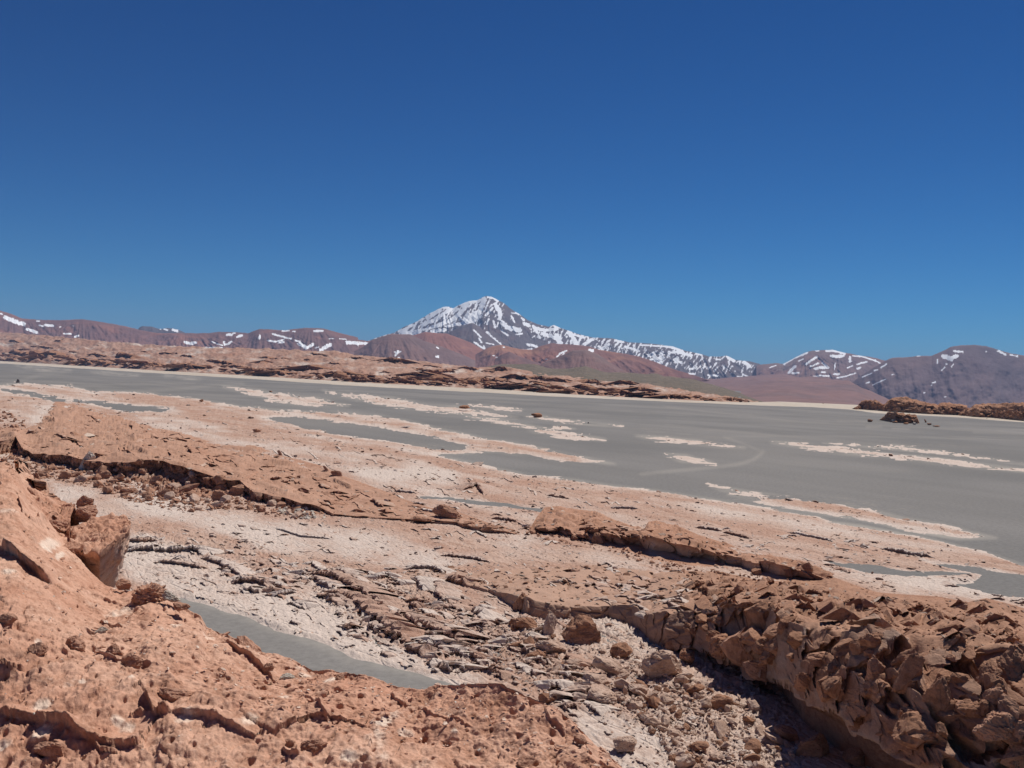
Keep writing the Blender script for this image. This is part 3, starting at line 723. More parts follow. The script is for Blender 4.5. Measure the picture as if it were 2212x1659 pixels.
edge = mk * (0.30 - .12 * isl) + ns * (3.0 - 2.0 * isl) + nf * .8 + n5 * 2.6 + n6 * (2.6 + 1.4 * isl) - isl * .15
low = np.interp(Vc[..., 1], [50, 220], [.22, 1.0])
plat = np.clip(edge, -1.2, 3) * 0.10 * low
# tilted flakes of crust
wx = fbm2(sx * .2, sy * .2, 2, 41) * .6
F1, F2, ids, of = cell(sx * 0.22 + wx, sy * 0.55 + wx, s=11)
tilt = (ids[0] - 0.5) * of[0] + (ids[1] - 0.25) * of[1]
fl1 = tilt * 0.5 + (ids[2] - 0.5) * 0.18 - 0.10 * sst(0.10, 0.0, F2 - F1)
F1, F2, ids2, of2 = cell(sx * 0.9 + wx * 2, sy * 1.9 - wx, s=12)
fl2 = ((ids2[0] - 0.5) * of2[0] + (ids2[1] - .2) * of2[1]) * 0.20 - 0.05 * sst(0.12, 0.0, F2 - F1)
# where the crust is broken up
def blob(pts): return sst(-12, 18, poly_sd(pu, pv, pts))
BRK = np.maximum.reduce([
    blob([(640, 1230), (760, 1225), (900, 1260), (1060, 1340), (1200, 1420), (1280, 1520), (1180, 1510), (1000, 1440), (820, 1400), (700, 1320)]) * 1.0,
    blob([(1100, 1310), (1400, 1330), (1700, 1500), (1760, 1700), (1470, 1700), (1380, 1580), (1200, 1520), (1130, 1420)]) * .9,
    blob([(280, 1140), (560, 1170), (620, 1270), (480, 1250), (300, 1190)]) * 0.5,
    blob([(1000, 1030), (1060, 1040), (1060, 1075), (1010, 1060)]) * 0.7,
    sst(0.12, .5, fbm2(sx * .025, sy * .06, 3, 91)) * .6])
flat = np.maximum.reduce([blob([(90, 1030), (260, 1075), (500, 1110), (780, 1150), (1000, 1230), (870, 1240), (600, 1180), (300, 1130), (130, 1090)]) * .85])
br = np.clip(0.30 + BRK - flat * .3, 0.05, 2.0)
und = fbm2(sx * 0.012, sy * 0.035, 4, 14) * 0.8 + fbm2(sx * .06, sy * .15, 3, 15) * .25
on = sst(0.1, 3.5, edge)
F1, F2, ids3, of3 = cell(sx * 2.2 + wx * 3, sy * 3.6 + wx, s=13)
fl3 = ((ids3[0] - .5) * of3[0] + (ids3[1] - .2) * of3[1]) * 0.12
z = plat + on * (und * 0.35 * (.5 + .5 * low) + 0.10 * low + .03 + (.25 + br) * (fl1 * 0.5 + fl2 * 1.1 + fl3 * 1.3))
LEDGE_C = [  # ledges facing the viewer: (picture polyline, height m, reach px)
    ([(240, 1168), (300, 1172), (340, 1168)], .35, 25), ([(255, 1195), (310, 1190), (370, 1193), (420, 1190), (440, 1200)], .5, 35), ([(330, 1215), (390, 1220), (440, 1230)], .3, 22), ([(430, 1205), (480, 1222), (520, 1245)], .35, 22),
    ([(500, 1262), (545, 1258), (580, 1268)], .45, 22), ([(520, 1278), (560, 1282)], .4, 20), ([(590, 1290), (640, 1280)], .3, 16), ([(660, 1240), (720, 1250), (790, 1290), (850, 1330)], .5, 26), ([(700, 1275), (760, 1300), (820, 1350), (900, 1400)], .5, 24),
    ([(820, 1330), (880, 1345), (950, 1370), (1010, 1400)], .5, 26), ([(900, 1395), (960, 1400), (1010, 1425)], .45, 20), ([(870, 1230), (930, 1228), (960, 1240)], .35, 16), ([(960, 1256), (1010, 1266)], .6, 22), ([(590, 1140), (650, 1160), (720, 1165)], .2, 14),
    ([(950, 1200), (1000, 1205), (1060, 1215)], .25, 16), ([(1000, 1060), (1030, 1050), (1045, 1070)], .6, 14), ([(900, 1100), (960, 1112)], .25, 10), ([(1320, 1098), (1380, 1100)], .3, 10), ([(1180, 1070), (1230, 1078)], .25, 10),
    ([(530, 940), (570, 948)], .6, 10), ([(700, 950), (740, 962)], .5, 10), ([(480, 925), (520, 927)], .4, 7), ([(1045, 966), (1090, 970), (1130, 978)], .7, 9), ([(850, 1062), (900, 1066)], .3, 9), ([(225, 858), (270, 862)], .8, 7), ([(570, 866), (590, 868)], .9, 5), ([(430, 872), (455, 874)], .9, 7),
    ([(1560, 1150), (1620, 1165)], .3, 9), ([(1500, 1140), (1560, 1148)], .3, 9), ([(1900, 1185), (1960, 1198), (2020, 1205)], .35, 9), ([(1700, 1150), (1800, 1170)], .25, 9), ([(1060, 1120), (1120, 1128)], .3, 8), ([(1810, 976), (1830, 978)], .5, 4), ([(2040, 1000), (2100, 1008)], .5, 4)]
for pts, h, rch in LEDGE_C:
    xs = [p[0] for p in pts]; ys_ = [p[1] for p in pts]
    s_ = (pu > min(xs) - rch * 1.5) & (pu < max(xs) + rch * 1.5) & (pv > min(ys_) - rch * 1.5) & (pv < max(ys_) + rch)
    d, sd, al = seg_dist(pu[s_] + nf[s_] * 5, pv[s_] + ns[s_] * 6, pts)
    sdv = d * sd
    z[s_] += .6 * h * sst(-1.5, 0.8, sdv) * sst(rch, 0, np.maximum(sdv, 0)) * np.clip(np.sin(np.clip(al, 0.02, .98) * math.pi) * 2, 0, 1) * sst(rch * .6, 0, np.where(sdv < 0, -sdv, 0))
Vc[..., 2] += z
salt = 0.35 + 0.62 * fbm2(sx * .022, sy * .10, 4, 51) + .35 * fbm2(Vc[..., 0] * .12, Vc[..., 1] * .05, 4, 52) + flat * .26 + sst(8, 0, mk) * .35 + isl * .26
SALTY = [(230, 1205), (300, 1160), (520, 1230), (640, 1290), (900, 1420), (1030, 1470), (860, 1450), (640, 1380), (440, 1310), (280, 1260)]
salt += blob(SALTY) * .26
for pts in ([(1780, 1235), (1960, 1285), (2212, 1300), (2212, 1250), (1950, 1240)], [(1230, 1530), (1330, 1545), (1440, 1590), (1490, 1700), (1280, 1700)], [(60, 900), (110, 880), (80, 930)], [(300, 905), (560, 965), (480, 950), (330, 925)],
            [(760, 1020), (900, 1015), (1160, 1035), (1100, 1048), (900, 1040), (780, 1035)]):
    salt += blob(pts) * .5
red = np.maximum.reduce([blob([(380, 880), (470, 890), (560, 915), (660, 960), (560, 950), (450, 915)]), blob([(250, 855), (330, 850), (460, 870), (440, 885), (300, 870)]), blob([(900, 985), (1100, 1030), (1400, 1075), (1300, 1090), (1000, 1040)]) * .8, blob([(960, 1230), (1180, 1220), (1380, 1240), (1400, 1300), (1100, 1285)]) * 1.3, blob([(930, 1330), (1050, 1340), (1100, 1400), (1000, 1400)]) * 1.2, blob([(1060, 955), (1150, 965), (1240, 990), (1100, 975)]), blob([(560, 1200), (900, 1235), (800, 1260), (640, 1215)])])
salt -= red * .55
keep = ((edge > -2.5)[:-1, :-1] | (edge > -2.5)[1:, 1:])
FSIL = [(-120, 930), (0, 988), (26, 1005), (43, 1027), (56, 1053), (78, 1083), (104, 1122), (134, 1165), (165, 1200), (195, 1235), (225, 1262), (260, 1275), (325, 1270), (360, 1287), (399, 1308), (433, 1326), (446, 1352), (490, 1365), (520, 1386), (563, 1408), (628, 1421), (676, 1443), (715, 1443), (789, 1454), (841, 1478), (915, 1491), (946, 1482), (1000, 1478), (1086, 1482), (1121, 1499), (1167, 1520), (1209, 1548), (1244, 1576), (1268, 1604), (1290, 1632), (1325, 1657), (1420, 1740), (1500, 1800)]
hid = (pv > curve(FSIL)(pu) + 420) & (pu < 700)
keep &= ~hid[:-1, :-1]
o = grid_obj('salt_crust', Vc, M_crust, keep=keep, attrs={'salt': np.clip(salt, 0, 1.6)})
tag(o, 'pink and white salt crust in tilted flakes between the ridges and on the plain', kind='structure')
ZB.append(Vc[::1, ::1].reshape(-1, 3))

# ------------------------------------------------------------------ ridges
def blocks(V, sc3, s, an=(1, 1, 1)):
    """random block faces in three dimensions: offset per block, grooves between"""
    x, y = strike(V); z = V[..., 2]
    w = fbm3(x * sc3 * .7, y * sc3 * .7, z * sc3 * .7, 2, s) * .5
    F1, F2, ids, of = cell(x * sc3 * an[0] + w, y * sc3 * an[1] + w, z * sc3 * an[2] - w, s)
    global TILT
    TILT = (ids[1] - .5) * of[0] + (ids[2] - .35) * of[1]
    return (ids[0] - .5) + 0.9 * ((ids[1] - .5) * of[0] + (ids[2] - .5) * of[2]), sst(0.14, 0.0, F2 - F1), ids
def ridge(name, label, us, foot, base, top, back, dfrac, dbase, mat, rows, zback=0.1, rough=1.0, seed=1, lip=None, scb=0.35, backdrop=True):
    fy, by, ty, ky = foot(us), base(us), top(us), back(us)
    g = lambda yy: gdepth(us, yy)
    df = g(fy)
    L = []
    Pf = on_ground(us, fy, -0.3)
    db = df + dbase
    Pb_ = at_depth(us, by, df + (g(by) - df) * np.clip(dfrac * .75, 0, 1))
    dt = df + (g(ty) - df) * dfrac
    Pt = at_depth(us, ty, dt)
    Pk = on_ground(us, ky, zback)
    Pkk = on_ground(us, ky - 5, -1.2)
    L = [Pf, Pb_]
    R = [rows[0]]
    if lip:                                  # recess below an overhanging edge
        rec = Pt.copy(); rec[:, 1] += lip[0]; rec[:, 0] *= rec[:, 1] / Pt[:, 1]; rec[:, 2] -= lip[1]
        front = Pt.copy(); front[:, 2] -= lip[1] * .7
        L += [rec, front]; R += [rows[1] // 2, rows[1] // 3]
        L += [Pt]; R += [rows[1] // 3]
    else:
        L += [Pt]; R += [rows[1]]
    L += [Pk, Pkk]; R += [rows[2], 4]
    V = sheet(us, L, R)
    return V, R

# left ridge
RB = curve([(-80, 905), (0, 925), (60, 912), (73, 911), (99, 890), (117, 868), (156, 869), (202, 877), (248, 892), (312, 914), (387, 931), (437, 947), (483, 959), (542, 961), (574, 969), (609, 987), (647, 997), (693, 1011), (735, 1032), (774, 1046), (834, 1069), (876, 1087), (929, 1104), (985, 1112), (1020, 1125), (1069, 1143), (1135, 1153)])
RT = curve([(-80, 960), (0, 955), (33, 940), (48, 967), (88, 983), (132, 985), (193, 994), (226, 1000), (262, 997), (330, 992), (367, 1001), (402, 1011), (469, 1029), (518, 1036), (546, 1064), (590, 1076), (623, 1085), (682, 1099), (719, 1116), (778, 1123), (883, 1128), (932, 1131), (985, 1136), (1069, 1153), (1135, 1160)])
RF = curve([(-80, 1010), (0, 1005), (60, 1012), (100, 1030), (156, 1044), (235, 1060), (286, 1082), (350, 1093), (402, 1103), (497, 1097), (560, 1109), (647, 1122), (700, 1119), (760, 1125), (883, 1133), (932, 1139), (985, 1144), (1069, 1158), (1135, 1163)])
us = np.arange(-76, 1136, 1.8)
jag = fbm2(us * .05, us * 0, 4, 38, .7) * 7 * np.interp(us, [0, 620, 760], [1, 1, .2]) + (cell(us * .035, us * 0, s=39)[2][0] - .5) * 9 * np.interp(us, [0, 620, 760], [1, 1, .2])
jag = np.convolve(np.pad(jag, 6, mode='edge'), np.ones(13) / 13, 'valid')
fy, ty, ky = RF(us), RT(us) + jag, RB(us)
df = gdepth(us, fy)
hz_h = np.interp(us, [0, 60, 300, 600, 720, 900, 1135], [.30, .42, .45, .5, .6, .6, .6])
Pt = at_depth(us, ty, df + (gdepth(us, ty) - df) * hz_h)
cl = np.interp(us, [0, 60, 130, 240, 300, 520, 640, 720, 900, 1135], [2.2, 2.6, 3.2, 3.4, 2.6, 2.0, 1.4, .5, .35, .2])   # drop of the broken edge, m
Plo = Pt.copy(); Plo[:, 2] -= cl; Plo[:, 1] -= 0.15 * cl
Prec = Pt.copy(); Prec[:, 2] -= cl * .75; Prec[:, 1] += .45 * cl
V = sheet(us, [on_ground(us, fy, -.25), Plo, Prec, Pt, on_ground(us, ky, .15), on_ground(us, ky - 5, -1.5)], [24, 10, 16, 56, 4])
nr = V.shape[0]; rid = np.arange(nr)[:, None]
talus = sst(0, 6, rid) * sst(34, 20, rid) * np.ones_like(V[..., 0]); face = ((rid >= 22) & (rid < 50)) * 1.0 * np.ones_like(V[..., 0]); slab = sst(48, 54, rid) * sst(nr - 4, nr - 12, rid) * np.ones_like(V[..., 0])
x, y = strike(V)
bl, gr, ids = blocks(V, 0.45, 31, (1, 1, 1.3)); bl2, gr2, ids2 = blocks(V, 1.1, 32)
n_ = fbm3(x * .12, y * .25, V[..., 2] * .3, 4, 33)
amp = np.interp(us, [0, 640, 760, 1135], [1, 1, .35, .25])[None]
V[..., 2] += amp * (talus * (bl * .9 + bl2 * .45 + n_ * .5) + face * (bl * .5 + bl2 * .25) + slab * (n_ * 1.1 + fbm3(x * .35, y * .35, V[..., 2], 4, 37, .55) * .34 + bl2 * .06 - gr * .14 * (ids[2] > .6)))
V[..., 1] += amp * (face * (bl * 1.3 + bl2 * .4 - gr * -.5) + talus * bl * .5)
V[..., 2] += np.interp(us, [480, 700, 1090, 1135], [0, .42, .42, 0])[None]
# steps in the slab
spx, spy, _ = project(V.reshape(-1, 3)); spx = spx.reshape(V.shape[:2]); spy = spy.reshape(V.shape[:2])
def ledges(V, spx, spy, L, jx, jy, msk=1.0, hk=1.0):
    for pts, h, rch in L:
        h = h * hk
        xs = [p[0] for p in pts]; ys_ = [p[1] for p in pts]
        s_ = (spx > min(xs) - rch * 1.5) & (spx < max(xs) + rch * 1.5) & (spy > min(ys_) - rch * 1.5) & (spy < max(ys_) + rch)
        if not s_.any(): continue
        d, sd, al = seg_dist(spx[s_] + jx[s_], spy[s_] + jy[s_], pts)
        sdv = d * sd
        env = np.clip(np.sin(np.clip(al, .02, .98) * math.pi) * 2.2, 0, 1)
        q_ = (msk if np.isscalar(msk) else msk[s_]) * h * sst(-1.2, 1.0, sdv) * sst(rch, 0, np.maximum(sdv, 0)) * env * sst(rch * .6, 0, np.where(sdv < 0, -sdv, 0))
        V[..., 2][s_] += q_; V[..., 1][s_] -= q_ * .7
LEDGE_R = [([(255, 920), (280, 930), (330, 934), (300, 955)], .0, 8), ([(282, 945), (300, 950), (325, 942), (335, 950)], .7, 16), ([(130, 893), (150, 897), (170, 888)], .8, 10), ([(95, 905), (115, 908), (150, 905)], .9, 8), ([(210, 935), (235, 945), (260, 950), (330, 985)], .5, 9),
           ([(265, 925), (280, 921), (300, 919)], .5, 8), ([(250, 960), (300, 972), (350, 990)], .5, 8), ([(180, 950), (200, 940)], .4, 8), ([(385, 935), (410, 942), (435, 952)], .5, 8), ([(530, 965), (575, 975)], .8, 8), ([(720, 1040), (760, 1055)], .9, 10), ([(470, 955), (485, 962)], .6, 7), ([(500, 1020), (560, 1040), (620, 1068)], .3, 8), ([(600, 1050), (680, 1080)], .25, 9), ([(700, 1100), (760, 1110), (800, 1120)], .2, 8)]
ledges(V, spx, spy, LEDGE_R, n_ * 8, n_ * 6, slab, .6)
saltr = np.clip(.10 + .5 * talus * (n_ + .35) + face * .1 + slab * (fbm2(x * .06, y * .2, 3, 35) * .5), 0, 1)
pal = face * sst(.0, .8, rid / 60.0) * 0 + face * np.clip(fbm3(x * .1, y * .1, V[..., 2] * 1.4, 3, 36) + .1, 0, .6) * sst(48, 30, rid)
o = parted('rock_ridge', V, M_ridge, {'salt': saltr, 'pale': pal, 'dust': slab * .35}, [('scree_slope', 0, 24), ('broken_edge', 24, 50), ('top_slab', 50, 999)])
tag(o, 'long red slab ridge with a broken edge at the middle left', 'ridge')
RIDGE1 = o; SRC1 = (V, slab * .8 + talus * .5)
ZB.append(V.reshape(-1, 3))

# middle ridge
us = np.arange(1136, 1800, 1.8)
KB = curve([(1136, 1153), (1142, 1150), (1160, 1119), (1177, 1099), (1209, 1097), (1279, 1108), (1349, 1134), (1392, 1146), (1400, 1131), (1419, 1127), (1454, 1137), (1508, 1158), (1578, 1179), (1630, 1200), (1700, 1208), (1753, 1225), (1800, 1248)])
KT = curve([(1136, 1155), (1160, 1150), (1209, 1146), (1244, 1158), (1286, 1157), (1349, 1164), (1384, 1162), (1401, 1166), (1489, 1181), (1543, 1199), (1630, 1221), (1662, 1224), (1711, 1238), (1760, 1252), (1800, 1264)])
KF = curve([(1136, 1157), (1160, 1155), (1209, 1159), (1261, 1171), (1314, 1186), (1366, 1195), (1419, 1214), (1493, 1224), (1560, 1227), (1606, 1231), (1648, 1250), (1690, 1262), (1735, 1262), (1800, 1268)])
fy, ty, ky = KF(us) + 6, KT(us) - 7, KB(us) - 3
df = gdepth(us, fy)
Pt = at_depth(us, ty, df + (gdepth(us, ty) - df) * .25)
cl = np.maximum(Pt[:, 2], .1)
Prec = Pt.copy(); Prec[:, 2] -= cl * .8; Prec[:, 1] += .6 * cl
V = sheet(us, [on_ground(us, fy, -.2), on_ground(us, fy - 2, .05), Prec, Pt, on_ground(us, ky, .35), on_ground(us, ky - 4, -1.5)], [3, 8, 22, 40, 4])
nr = V.shape[0]; rid = np.arange(nr)[:, None]; one = np.ones_like(V[..., 0])
face = ((rid >= 8) & (rid < 35)) * one; slab = sst(32, 36, rid) * sst(nr - 3, nr - 10, rid) * one
x, y = strike(V)
bl, gr, ids = blocks(V, 0.35, 41, (.7, 1, 1.2)); bl2, gr2, ids2 = blocks(V, 1.0, 42); n_ = fbm3(x * .2, y * .5, V[..., 2] * .4, 4, 43)
V[..., 1] += face * (bl * 1.3 + bl2 * .35 + gr * .6)
V[..., 2] += face * (bl * .3 + bl2 * .12) + slab * (n_ * .7 + bl * .35 + bl2 * .15 - gr * .25)
pal = face * sst(34, 20, rid) * np.interp(us, [1136, 1395, 1410, 1500, 1640, 1800], [.1, .1, .8, .8, .5, .1])[None]
o = parted('rock_ridge', V, M_ridge, {'salt': np.clip(.05 + n_ * .2, 0, 1), 'pale': pal}, [('undercut_face', 0, 33), ('top_slab', 33, 999)])
SRC2 = (V, slab)
tag(o, 'short red ridge with a shaded undercut edge, right of the centre', 'ridge')
ZB.append(V.reshape(-1, 3))

# right outcrop
us = np.arange(862, 2440, 1.75)
OB = curve([(862, 1236), (950, 1228), (1034, 1224), (1174, 1218), (1300, 1222), (1420, 1228), (1560, 1236), (1650, 1256), (1750, 1250), (1805, 1250), (1850, 1266), (1893, 1281), (1928, 1284), (2033, 1291), (2089, 1303), (2110, 1298), (2131, 1294), (2170, 1304), (2212, 1316), (2300, 1332)])
OT = curve([(862, 1240), (964, 1251), (1016, 1263), (1069, 1272), (1139, 1290), (1156, 1297), (1226, 1308), (1366, 1309), (1400, 1318), (1470, 1322), (1522, 1330), (1590, 1326), (1648, 1330), (1700, 1334), (1753, 1366), (1858, 1362), (1928, 1368), (1998, 1400), (2103, 1394), (2212, 1410), (2300, 1430)])
OF = curve([(862, 1243), (964, 1256), (1016, 1275), (1069, 1290), (1139, 1338), (1226, 1345), (1314, 1348), (1366, 1362), (1436, 1420), (1500, 1440), (1560, 1478), (1665, 1540), (1700, 1590), (1740, 1665), (1823, 1750), (1893, 1810), (2000, 1880), (2150, 1950), (2300, 2000)])
fy, ty, ky = OF(us), OT(us), OB(us)
df = gdepth(us, fy)
fr = np.interp(us, [862, 1100, 1400, 1600, 2300], [.2, .14, .16, .20, .21])
Pt = at_depth(us, ty, df + (gdepth(us, ty) - df) * fr)
cl = np.maximum(Pt[:, 2], .05)
big = np.interp(us, [862, 1380, 1500, 1700, 2300], [0, 0, .6, 1, 1])
# cave under the right part: floor line, dark back, pale lip, bulging face, top edge
LY = curve([(862, 1242), (1139, 1336), (1366, 1355), (1436, 1410), (1588, 1430), (1665, 1470), (1700, 1490), (1790, 1520), (1893, 1575), (1998, 1628), (2047, 1652), (2150, 1720), (2300, 1800)])
Plip = at_depth(us, np.minimum(LY(us), fy), df + (Pt[:, 1] - df) * .35)
Pin = Plip.copy(); s_in = np.minimum(3.0 * big + .35, cl * .9); Pin[:, 1] += s_in * 1.3; Pin[:, 0] *= Pin[:, 1] / Plip[:, 1]; Pin[:, 2] = np.minimum(Pin[:, 2] - .1, np.maximum(Plip[:, 2] * .4, .0))
Pfl = Pin.copy(); Pfl[:, 2] = -.15
Pmid = at_depth(us, LY(us) * .45 + ty * .55, df + (Pt[:, 1] - df) * .55)
V = sheet(us, [on_ground(us, fy, -.2), Pfl, Pin, Plip, Pmid, Pt, on_ground(us, ky, np.interp(us, [862, 1700, 1893, 2300], [.1, .2, .9, 1.4])), on_ground(us, ky - 5, -1.5)], [8, 8, 12, 50, 36, 84, 4])
nr = V.shape[0]; rid = np.arange(nr)[:, None]; one = np.ones_like(V[..., 0])
r1, r2, r3, r4 = 16, 28, 114, 202 - 4
face = sst(16, 30, rid) * sst(118, 108, rid) * one; slab = sst(108, 116, rid) * sst(nr - 3, nr - 12, rid) * one
x, y = strike(V)
bl, gr, ids = blocks(V, 0.38, 51, (.8, 1, .8)); t1 = TILT; bl2, gr2, ids2 = blocks(V, 0.95, 52, (.7, 1, 1.5)); t2 = TILT; bl3, gr3, ids3 = blocks(V, 2.6, 53, (.6, 1, 2.2)); t3 = TILT
n_ = fbm3(x * .16, y * .4, V[..., 2] * .5, 5, 54, .55)
bg_ = big[None] * .85 + .15
V[..., 1] += face * bg_ * (bl * 2.3 + bl2 * .85 + bl3 * .2 + gr * 1.5 + gr2 * .35 + n_ * .6)
V[..., 2] += face * bg_ * (bl * 1.1 + bl2 * .5 + bl3 * .12 - gr * .5)
sl = np.interp(us, [862, 1300, 1500, 1650, 2300], [.22, .3, .8, 1, 1])[None]
nn2 = fbm3(x * .6, y * .8, V[..., 2], 4, 57, .6)
V[..., 2] += slab * sl * (n_ * 1.05 + nn2 * .26 + t1 * 1.1 + t2 * .5 + t3 * .12 - gr * .40 * (ids[1] > .5) - gr2 * .08)
zc = V[..., 2].copy(); yc = V[..., 1].copy()
for _k in range(3):
    zc[:, 1:-1] = zc[:, 1:-1] * .5 + (zc[:, :-2] + zc[:, 2:]) * .25; zc[1:-1] = zc[1:-1] * .6 + (zc[:-2] + zc[2:]) * .2
V[..., 2] = np.where(slab > .2, zc, V[..., 2])
for _k in range(1):
    V[1:-1, 1:-1] = np.where((face > .3)[1:-1, 1:-1, None], V[1:-1, 1:-1] * .5 + (V[1:-1, :-2] + V[1:-1, 2:] + V[:-2, 1:-1] + V[2:, 1:-1]) * .125, V[1:-1, 1:-1])
spx, spy, _ = project(V.reshape(-1, 3)); spx = spx.reshape(V.shape[:2]); spy = spy.reshape(V.shape[:2])
LEDGE_O = [([(1230, 1190 + 30), (1270, 1228), (1320, 1230)], .5, 12), ([(1120, 1252), (1180, 1262), (1260, 1268)], .3, 10), ([(1470, 1300), (1520, 1285), (1580, 1278)], .8, 14), ([(1620, 1230 + 40), (1680, 1280), (1740, 1282)], .5, 12), ([(1800, 1310), (1860, 1318), (1900, 1310)], .7, 14), ([(2060, 1350), (2100, 1345), (2140, 1352)], .9, 14), ([(1540, 1310), (1600, 1300), (1660, 1305)], .4, 10), ([(1700, 1320), (1760, 1325)], .4, 10), ([(1950, 1330), (2020, 1340)], .5, 10)]
ledges(V, spx, spy, LEDGE_O, n_ * 9, n_ * 7, slab, .45)
pal = face * (sst(40, 24, rid) * .65 + .45 * (ids[0] > .62) * (.5 + n_) + .3 * (ids2[0] > .7)) * big[None] + (1 - big[None]) * face * .1
saltr = np.clip(np.interp(us, [862, 1300, 1450, 1600], [.45, .3, .1, 0])[None] + n_ * .4 + (ids[2] - .5) * .25 * face, 0, 1)
o = parted('rock_outcrop', V, M_out, {'salt': saltr, 'pale': np.clip(pal, 0, .9) * one, 'dust': np.clip(slab * np.clip(np.interp(us, [862, 1400, 1500, 1700, 2300], [1, 1, .5, .25, .2])[None] + n_ * .3, 0, 1) + face * np.interp(us, [862, 1380, 1480, 2300], [.7, .6, .1, 0])[None], 0, 1)}, [('cave', 0, 28), ('broken_face', 28, 114), ('top_slab', 114, 999)])
tag(o, 'large fractured red brown outcrop with a shaded cave, at the lower right', 'outcrop')
OUTCROP = o; SRC3 = (V, slab * np.interp(us, [862, 1400, 1600], [.35, .6, 1])[None])
ZB.append(V.reshape(-1, 3))
# its slab-like left end has a lighter skin
# ------------------------------------------------------------------ foreground rock
DS = curve([(-90, 18), (0, 17), (225, 14), (300, 13.4), (450, 12.4), (700, 11), (1000, 9.6), (1270, 8.6), (1440, 8.1)])
KD = 0.66
us = np.concatenate([np.arange(-1000, -150, 9.0), np.arange(-150, 1470, 1.75)])
sy_ = curve(FSIL)(us) - np.interp(us, [900, 1200, 1440], [0, 14, 20])
ds = DS(us)
Ps = at_depth(us, sy_, ds)
d_b = np.interp(us, [-90, 1440], [7.4, 6.6])
Pb = at_depth(us, np.full_like(us, 1800.0), d_b)
Pmid_y = np.interp(us, [-90, 0, 300, 600, 1440], [1400, 1400, 1470, 1550, 1700])
Pm = at_depth(us, Pmid_y, np.interp(us, [-90, 0, 300, 600, 1440], [9.6, 9.5, 9.4, 8.8, 7.6]))
drop = Ps.copy(); drop[:, 1] += 0.9; drop[:, 2] -= 1.6
drop2 = Ps.copy(); drop2[:, 1] += 2.5; drop2[:, 2] -= 9
drop3 = Ps.copy(); drop3[:, 1] += 6.0; drop3[:, 2] = -1
P0 = Pb.copy(); P0[:, 1] = 2.6; P0[:, 0] *= P0[:, 1] / Pb[:, 1]; P0[:, 2] = 16.2
V = sheet(us, [P0, Pb, Pm, Ps, drop, drop2, drop3], [6, 120, 200, 14, 10, 4])
nr = V.shape[0]; rid = np.arange(nr)[:, None]; one = np.ones_like(V[..., 0])
x, y, zz = V[..., 0], V[..., 1], V[..., 2]
spx, spy, _ = project(V.reshape(-1, 3)); spx = spx.reshape(V.shape[:2]); spy = spy.reshape(V.shape[:2])
vis = sst(330, 322, rid) * one
m_px = V[..., 1] / F
n1 = fbm3(x * .55, y * .40, zz * .5, 4, 61); n2 = fbm3(x * 2.2, y * 1.5, zz * 2, 4, 62, .6)
left = sst(420, 200, spx) * sst(1400, 1280, spy)     # the steep smooth slab at the left
rough = 1 - .65 * left
# pits
F1, F2, ids, of = cell(x * 3.4 + n1 * .4, y * 2.3 + n1 * .4, s=63)
pit = sst(.36, .06, F1 / (0.25 + .95 * ids[0] ** 1.5) + n2 * .22) * (ids[1] > .79) * (.4 + .6 * ids[2])
F1b, F2b, idsb, ofb = cell(x * 8.5 + n2 * .3, y * 5.4, s=64)
pitb = sst(.36, .04, F1b / (.3 + .9 * idsb[0]) + n2 * .25) * (idsb[1] > .74)
F1c, F2c, idsc, ofc = cell(x * 1.1 + n1, y * .8 + n1 * .5, s=65)
lump = (1 - F1c * 1.3) * (idsc[0] > .5) * idsc[1]
F1d, F2d, idsd, ofd = cell(x * 3.6, y * 2.6 + n2 * .4, s=66)
flake = ((idsd[0] - .5) * ofd[0] + (idsd[1] - .2) * ofd[1]) * .09
F1e, F2e, idse, ofe = cell(x * 9.5, y * 6.5 + n2 * .4, s=67)
fl3 = ((idse[0] - .5) * ofe[0] + (idse[1] - .2) * ofe[1]) * .035
fine = fbm3(x * 9, y * 6.5, zz * 9, 3, 68, .6)
hn = n1 * .26 * rough + n2 * .075 * (.3 + .7 * rough) + lump * .13 * rough + flake * rough + fl3 * (.3 + .7 * rough) - pit * .10 * rough - pitb * .05 * (.4 + .6 * rough) + fine * .050
V += (vis * hn)[..., None] * np.array([0, -.55, .83])
V[..., 2] -= (1 - vis) * n1 * .0
def P5(pts): return [(0.4333 * a, 940 + 0.4333 * b) for a, b in pts]
